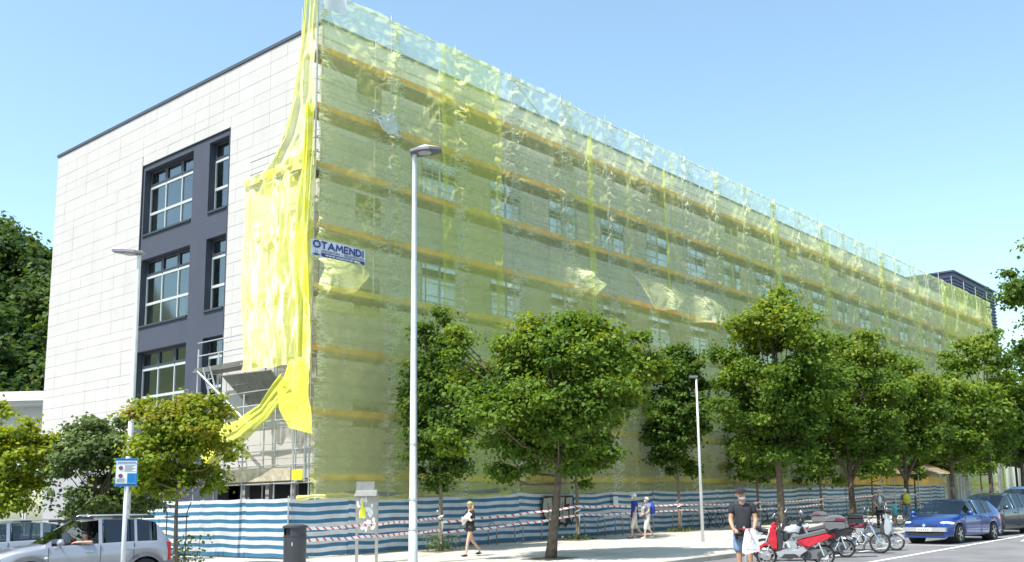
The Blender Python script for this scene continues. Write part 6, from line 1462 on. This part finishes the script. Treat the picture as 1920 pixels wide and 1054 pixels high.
# couple
legs = {'hil': (0.0, 0.08, 0.86), 'knl': (0.13, 0.08, 0.47), 'anl': (0.16, 0.08, 0.085), 'tol': (0.32, 0.09, 0.03), 'hir': (0, -0.08, 0.86), 'knr': (-0.06, -0.08, 0.48), 'anr': (-0.30, -0.08, 0.14), 'tor': (-0.20, -0.09, 0.03)}
legs2 = {k.replace('l', '#') if k.endswith('l') else k: v for k, v in legs.items()}
mn = make_person((33.35, 23.15, gp(33.3) + 0.005), (-0.80, 0.60), 1.76, 'man in a white cap and blue shirt walking left just behind his companion', dict(legs, ell=(0.0, 0.23, 1.12), wrl=(0.10, 0.22, 0.92), pal=(0.13, 0.21, 0.86)), 1.05, 'skin',
    [('shirt', 'cloth_blue', UP, 0.022, [('shl', 'ell', 0.8, 0.018), ('shr', 'elr', 0.8, 0.018)]), ('trousers', 'cloth_cream', ['waist', 'pelvis', 'hil', 'hir', 'knl', 'knr'], 0.018, [('knl', 'anl', 0.3, 0.02), ('knr', 'anr', 0.3, 0.02)])], ('short', 'hair_white'), 'cloth_white', 'up')
for (x, y, z) in ((0.24, 0.085, 0.03), (-0.22, -0.085, 0.06)): MB().ell((x, y, z), (0.14, 0.05, 0.045), 10, 6).build('shoe', 'cloth_grey', mn, smooth=True)
lw_ = make_person((33.05, 22.35, gp(33) + 0.005), (-0.86, 0.50), 1.62, 'white-haired woman with face mask, blue top and cream trousers walking left', dict(legs, ell=(0.02, 0.24, 1.12), wrl=(0.2, 0.12, 1.0), pal=(0.26, 0.05, 0.98), elr=(0.0, -0.25, 1.12), wrr=(0.18, -0.14, 0.98), par=(0.24, -0.08, 0.97)), 1.1, 'skin',
    [('top', 'cloth_denim', UP, 0.022, [('shl', 'ell', 0.7, 0.02), ('shr', 'elr', 0.7, 0.02)]), ('trousers', 'cloth_cream', ['waist', 'pelvis', 'hil', 'hir', 'knl', 'knr'], 0.024, [('knl', 'anl', 0.35, 0.03), ('knr', 'anr', 0.35, 0.03)])], ('short', 'hair_white'), None, 'up')
for (x, y, z) in ((0.24, 0.085, 0.03), (-0.22, -0.085, 0.06)): MB().ell((x, y, z), (0.13, 0.05, 0.04), 10, 6).build('shoe', 'cloth_cream', lw_, smooth=True)
M_ = Matrix.Translation((33.05, 22.35, gp(33))) @ Matrix.Rotation(math.atan2(0.50, -0.86), 4, 'Z')
bp_ = MB().ell((-0.2, 0, 1.2), (0.13, 0.19, 0.25), 14, 10).ell((-0.28, 0, 1.08), (0.08, 0.14, 0.12), 10, 8).build('backpack', 'cloth_blue', smooth=True); bp_.matrix_world = M_; tag(bp_, 'blue backpack on the back of the white-haired woman', 'backpack')
bg_ = MB().grid(6, 8, lambda u, v: (0.2 + 0.05 * math.sin(3.1 * u), 0.02 + 0.24 * (u - 0.5), 1.28 - 0.3 * v - 0.02 * math.sin(3.1 * u))).grid(6, 8, lambda u, v: (0.16 - 0.02 * math.sin(3.1 * u), 0.02 + 0.24 * (u - 0.5), 1.28 - 0.3 * v)).build('shopping_bag', 'cloth_white', smooth=True); bg_.matrix_world = M_; tag(bg_, 'flat white bag held in front of the white-haired woman', 'bag')
# man with the kick scooter
face = (-0.86, -0.51); mloc = (19.1, 10.47, gr(19.1) + 0.005)
man = make_person(mloc, face, 1.98, 'man in black T-shirt, cap and denim shorts standing with a kick scooter', {'ell': (0.04, 0.225, 1.12), 'wrl': (0.25, 0.18, 0.98), 'pal': (0.32, 0.15, 0.965), 'elr': (0.04, -0.225, 1.12), 'wrr': (0.25, -0.19, 0.98), 'par': (0.32, -0.16, 0.965),
    'hil': (0, 0.1, 0.88), 'hir': (0, -0.1, 0.88), 'waist': (0.03, 0, 1.08, 0.135), 'chest': (0, 0, 1.27, 0.135), 'pelvis': (0.0, 0, 0.95, 0.135), 'neck': (0.01, 0, 1.47, 0.06), 'chin': (0.035, 0, 1.515, 0.068), 'face': (0.02, -0.02, 1.60, 0.098), 'crown': (0.0, 0, 1.665, 0.085)}, 1.05, 'skin_tan',
    [('t_shirt', 'cloth_black', UP, 0.026, [('shl', 'ell', 0.62, 0.024), ('shr', 'elr', 0.62, 0.024)]), ('shorts', 'cloth_denim', ['waist', 'pelvis', 'hil', 'hir'], 0.016, [('hil', 'knl', 0.92, 0.045), ('hir', 'knr', 0.92, 0.045)])], ('short', 'hair_dark'), 'cloth_black', 'down')
for (x, y) in ((0.06, 0.11), (0.06, -0.11)): MB().ell((x, y, 0.04), (0.15, 0.055, 0.05), 10, 6).build('shoe', 'cloth_white', man, smooth=True)
KM = Matrix.Translation(mloc) @ Matrix.Rotation(math.atan2(face[1], face[0]), 4, 'Z') @ Matrix.Scale(1.98 / 1.7, 4)
ks = empty('kick_scooter', (0, 0, 0), 0, 'reddish kick scooter held upright by the man in black', 'kick scooter'); ks.matrix_world = KM @ Matrix.Translation((0.38, -0.02, 0.0)) @ Matrix.Rotation(R_(-70), 4, 'Z')
MB().tube([(0, 0, 0.12), (-0.04, 0, 0.55), (-0.09, 0, 0.97)], [0.026, 0.022, 0.02], 8).build('stem', 'steel_galv', ks, smooth=True)
MB().tube([(-0.09, 0, 0.97), (-0.09, 0, 0.985)], 0.03, 8).build('clamp', 'paint_red', ks)
MB().tube([(-0.03, -0.24, 0.965), (-0.09, 0, 0.96), (-0.03, 0.24, 0.965)], 0.015, 8).build('handlebar', 'paint_red', ks, smooth=True)
MB().box(-0.62, -0.1, -0.07, 0.07, 0.085, 0.115).build('deck', 'plastic_dark', ks); MB().tube([(-0.12, 0, 0.1), (0.0, 0, 0.14)], 0.025, 8).build('neck', 'steel_galv', ks)
for x in (0.02, -0.7): MB().lathe((x, 0, 0.1), [(0.05, -0.02), (0.095, -0.018), (0.1, 0), (0.095, 0.018), (0.05, 0.02)], 18, 'y', True).build('wheel', 'rubber', ks, smooth=40)
MB().ell((-0.02, 0, 1.0), (0.025, 0.025, 0.025), 8, 6).build('bell', 'chrome', ks)
pb = empty('plastic_bag', (0, 0, 0), 0, 'white printed plastic bag hanging from the kick scooter handlebar', 'bag'); pb.matrix_world = KM @ Matrix.Translation((0.46, 0.10, 0.56)) @ Matrix.Rotation(R_(100), 4, 'Z')
def bagf(s):
    return lambda u, v: ((u - 0.5) * (0.31 - 0.17 * v ** 2.2), s * (0.012 + 0.05 * math.sin(3.1416 * u) * (1 - 0.8 * v)) + 0.012 * math.sin(u * 14 + v * 9), 0.42 * v - 0.02 * math.sin(u * 6.0) * (1 - v))
bgm = MB(); bgm.grid(12, 10, bagf(-1)); bgm.grid(12, 10, bagf(1)); bgm.build('bag', 'cloth_white', pb, smooth=True, fix=False)
put_text('MCLAY', 0.17, 0.026, 'ink', pb, (-0.085, -0.085, 0.045), (1, 0, 0), (0, 0, 1), 0.01)
lgm = MB()
for (a, b) in (((-0.02, 0.19), (0.0, 0.25)), ((0.0, 0.25), (0.03, 0.23)), ((0.0, 0.25), (0.0, 0.28)), ((-0.03, 0.2), (0.03, 0.19))): lgm.tube([(a[0], -0.083, a[1]), (b[0], -0.083, b[1])], 0.004, 4)
lgm.build('printed_figure', 'ink', pb)
# old man with the bicycle, child, yellow backpack
om = make_person((43.75, 17.15, gp(43.7)), (-0.80, -0.60), 1.70, 'white-haired man in grey jacket standing behind his bicycle', {'ell': (0.06, 0.26, 1.12), 'wrl': (0.26, 0.2, 1.0), 'pal': (0.31, 0.18, 0.98), 'elr': (0.06, -0.26, 1.12), 'wrr': (0.26, -0.2, 1.0), 'par': (0.31, -0.18, 0.98)}, 1.08, 'skin',
    [('jacket', 'cloth_grey', UP, 0.022, [('shl', 'ell', 1.0, 0.018), ('shr', 'elr', 1.0, 0.018), ]), ('trousers', 'cloth_black', ['waist', 'pelvis', 'hil', 'hir', 'knl', 'knr', 'anl', 'anr'], 0.02, [])], ('short', 'hair_white'))
MB().ell((0.11, 0, 1.24), (0.06, 0.075, 0.17), 12, 8).build('shirt_front', 'cloth_white', om, smooth=True)
for y in (0.11, -0.11): MB().ell((0.06, y, 0.04), (0.14, 0.05, 0.045), 10, 6).build('shoe', 'cloth_black', om, smooth=True)
kd = make_person((45.6, 17.2, gp(45.6)), (0.3, 0.95), 1.12, 'small child in a turquoise shirt beside the white-haired man', {'face': (0.02, 0, 1.60, 0.11), 'crown': (0, 0, 1.66, 0.1)}, 1.05, 'skin', [('shirt', 'cloth_teal', UP, 0.03, [('shl', 'ell', 0.7, 0.03), ('shr', 'elr', 0.7, 0.03)]), ('shorts', 'cloth_grey', ['waist', 'pelvis', 'hil', 'hir'], 0.025, [('hil', 'knl', 0.7, 0.03), ('hir', 'knr', 0.7, 0.03)])], ('short', 'hair_dark'))
yb = make_person((49.4, 18.05, gp(49.4)), (0.75, 0.66), 1.68, 'person walking away behind the forked maple trunk wearing a yellow backpack', dict(legs), 1.0, 'skin', [('jacket', 'cloth_grey', UP, 0.02, [('shl', 'ell', 1.0, 0.016), ('shr', 'elr', 1.0, 0.016)]), ('trousers', 'cloth_denim', ['waist', 'pelvis', 'hil', 'hir', 'knl', 'knr', 'anl', 'anr'], 0.018, [])], ('short', 'hair_white'))
bk = MB().ell((-0.2, 0, 1.2), (0.14, 0.18, 0.27), 14, 10).box(-0.35, -0.33, -0.12, 0.12, 1.16, 1.19).build('backpack', 'cloth_yellow', smooth=True); bk.matrix_world = Matrix.Translation((49.4, 18.05, gp(49.4))) @ Matrix.Rotation(math.atan2(0.66, 0.75), 4, 'Z'); tag(bk, 'yellow backpack behind the forked maple trunk', 'backpack')
# driver of the off-road car: upper body seated, arm along the window edge
dm = Matrix.Translation((11.45, 23.85, gr(11.4))) @ Matrix.Rotation(math.atan2(0.235, -0.972), 4, 'Z') @ Matrix.Translation((0.10, 0.40, -0.33))
dr = make_person((0, 0, 0), (1, 0), 1.70, 'dark-haired driver inside the silver off-road car with an arm on the window edge', {'hil': (0.12, 0.09, 0.92), 'knl': (0.48, 0.1, 0.98), 'anl': (0.62, 0.1, 0.62), 'tol': (0.76, 0.1, 0.6), 'hir': (0.12, -0.09, 0.92), 'knr': (0.48, -0.1, 0.98), 'anr': (0.62, -0.1, 0.62), 'tor': (0.76, -0.1, 0.6),
    'ell': (-0.02, 0.50, 1.43), 'wrl': (0.24, 0.47, 1.44), 'pal': (0.31, 0.44, 1.44), 'elr': (0.2, -0.2, 1.15), 'wrr': (0.42, -0.1, 1.25), 'par': (0.48, -0.06, 1.27)}, 1.05, 'skin', [('shirt', 'cloth_black', UP, 0.02, [('shl', 'ell', 0.35, 0.02), ('shr', 'elr', 0.6, 0.02)])], ('short', 'hair_dark'))
dr.matrix_world = dm
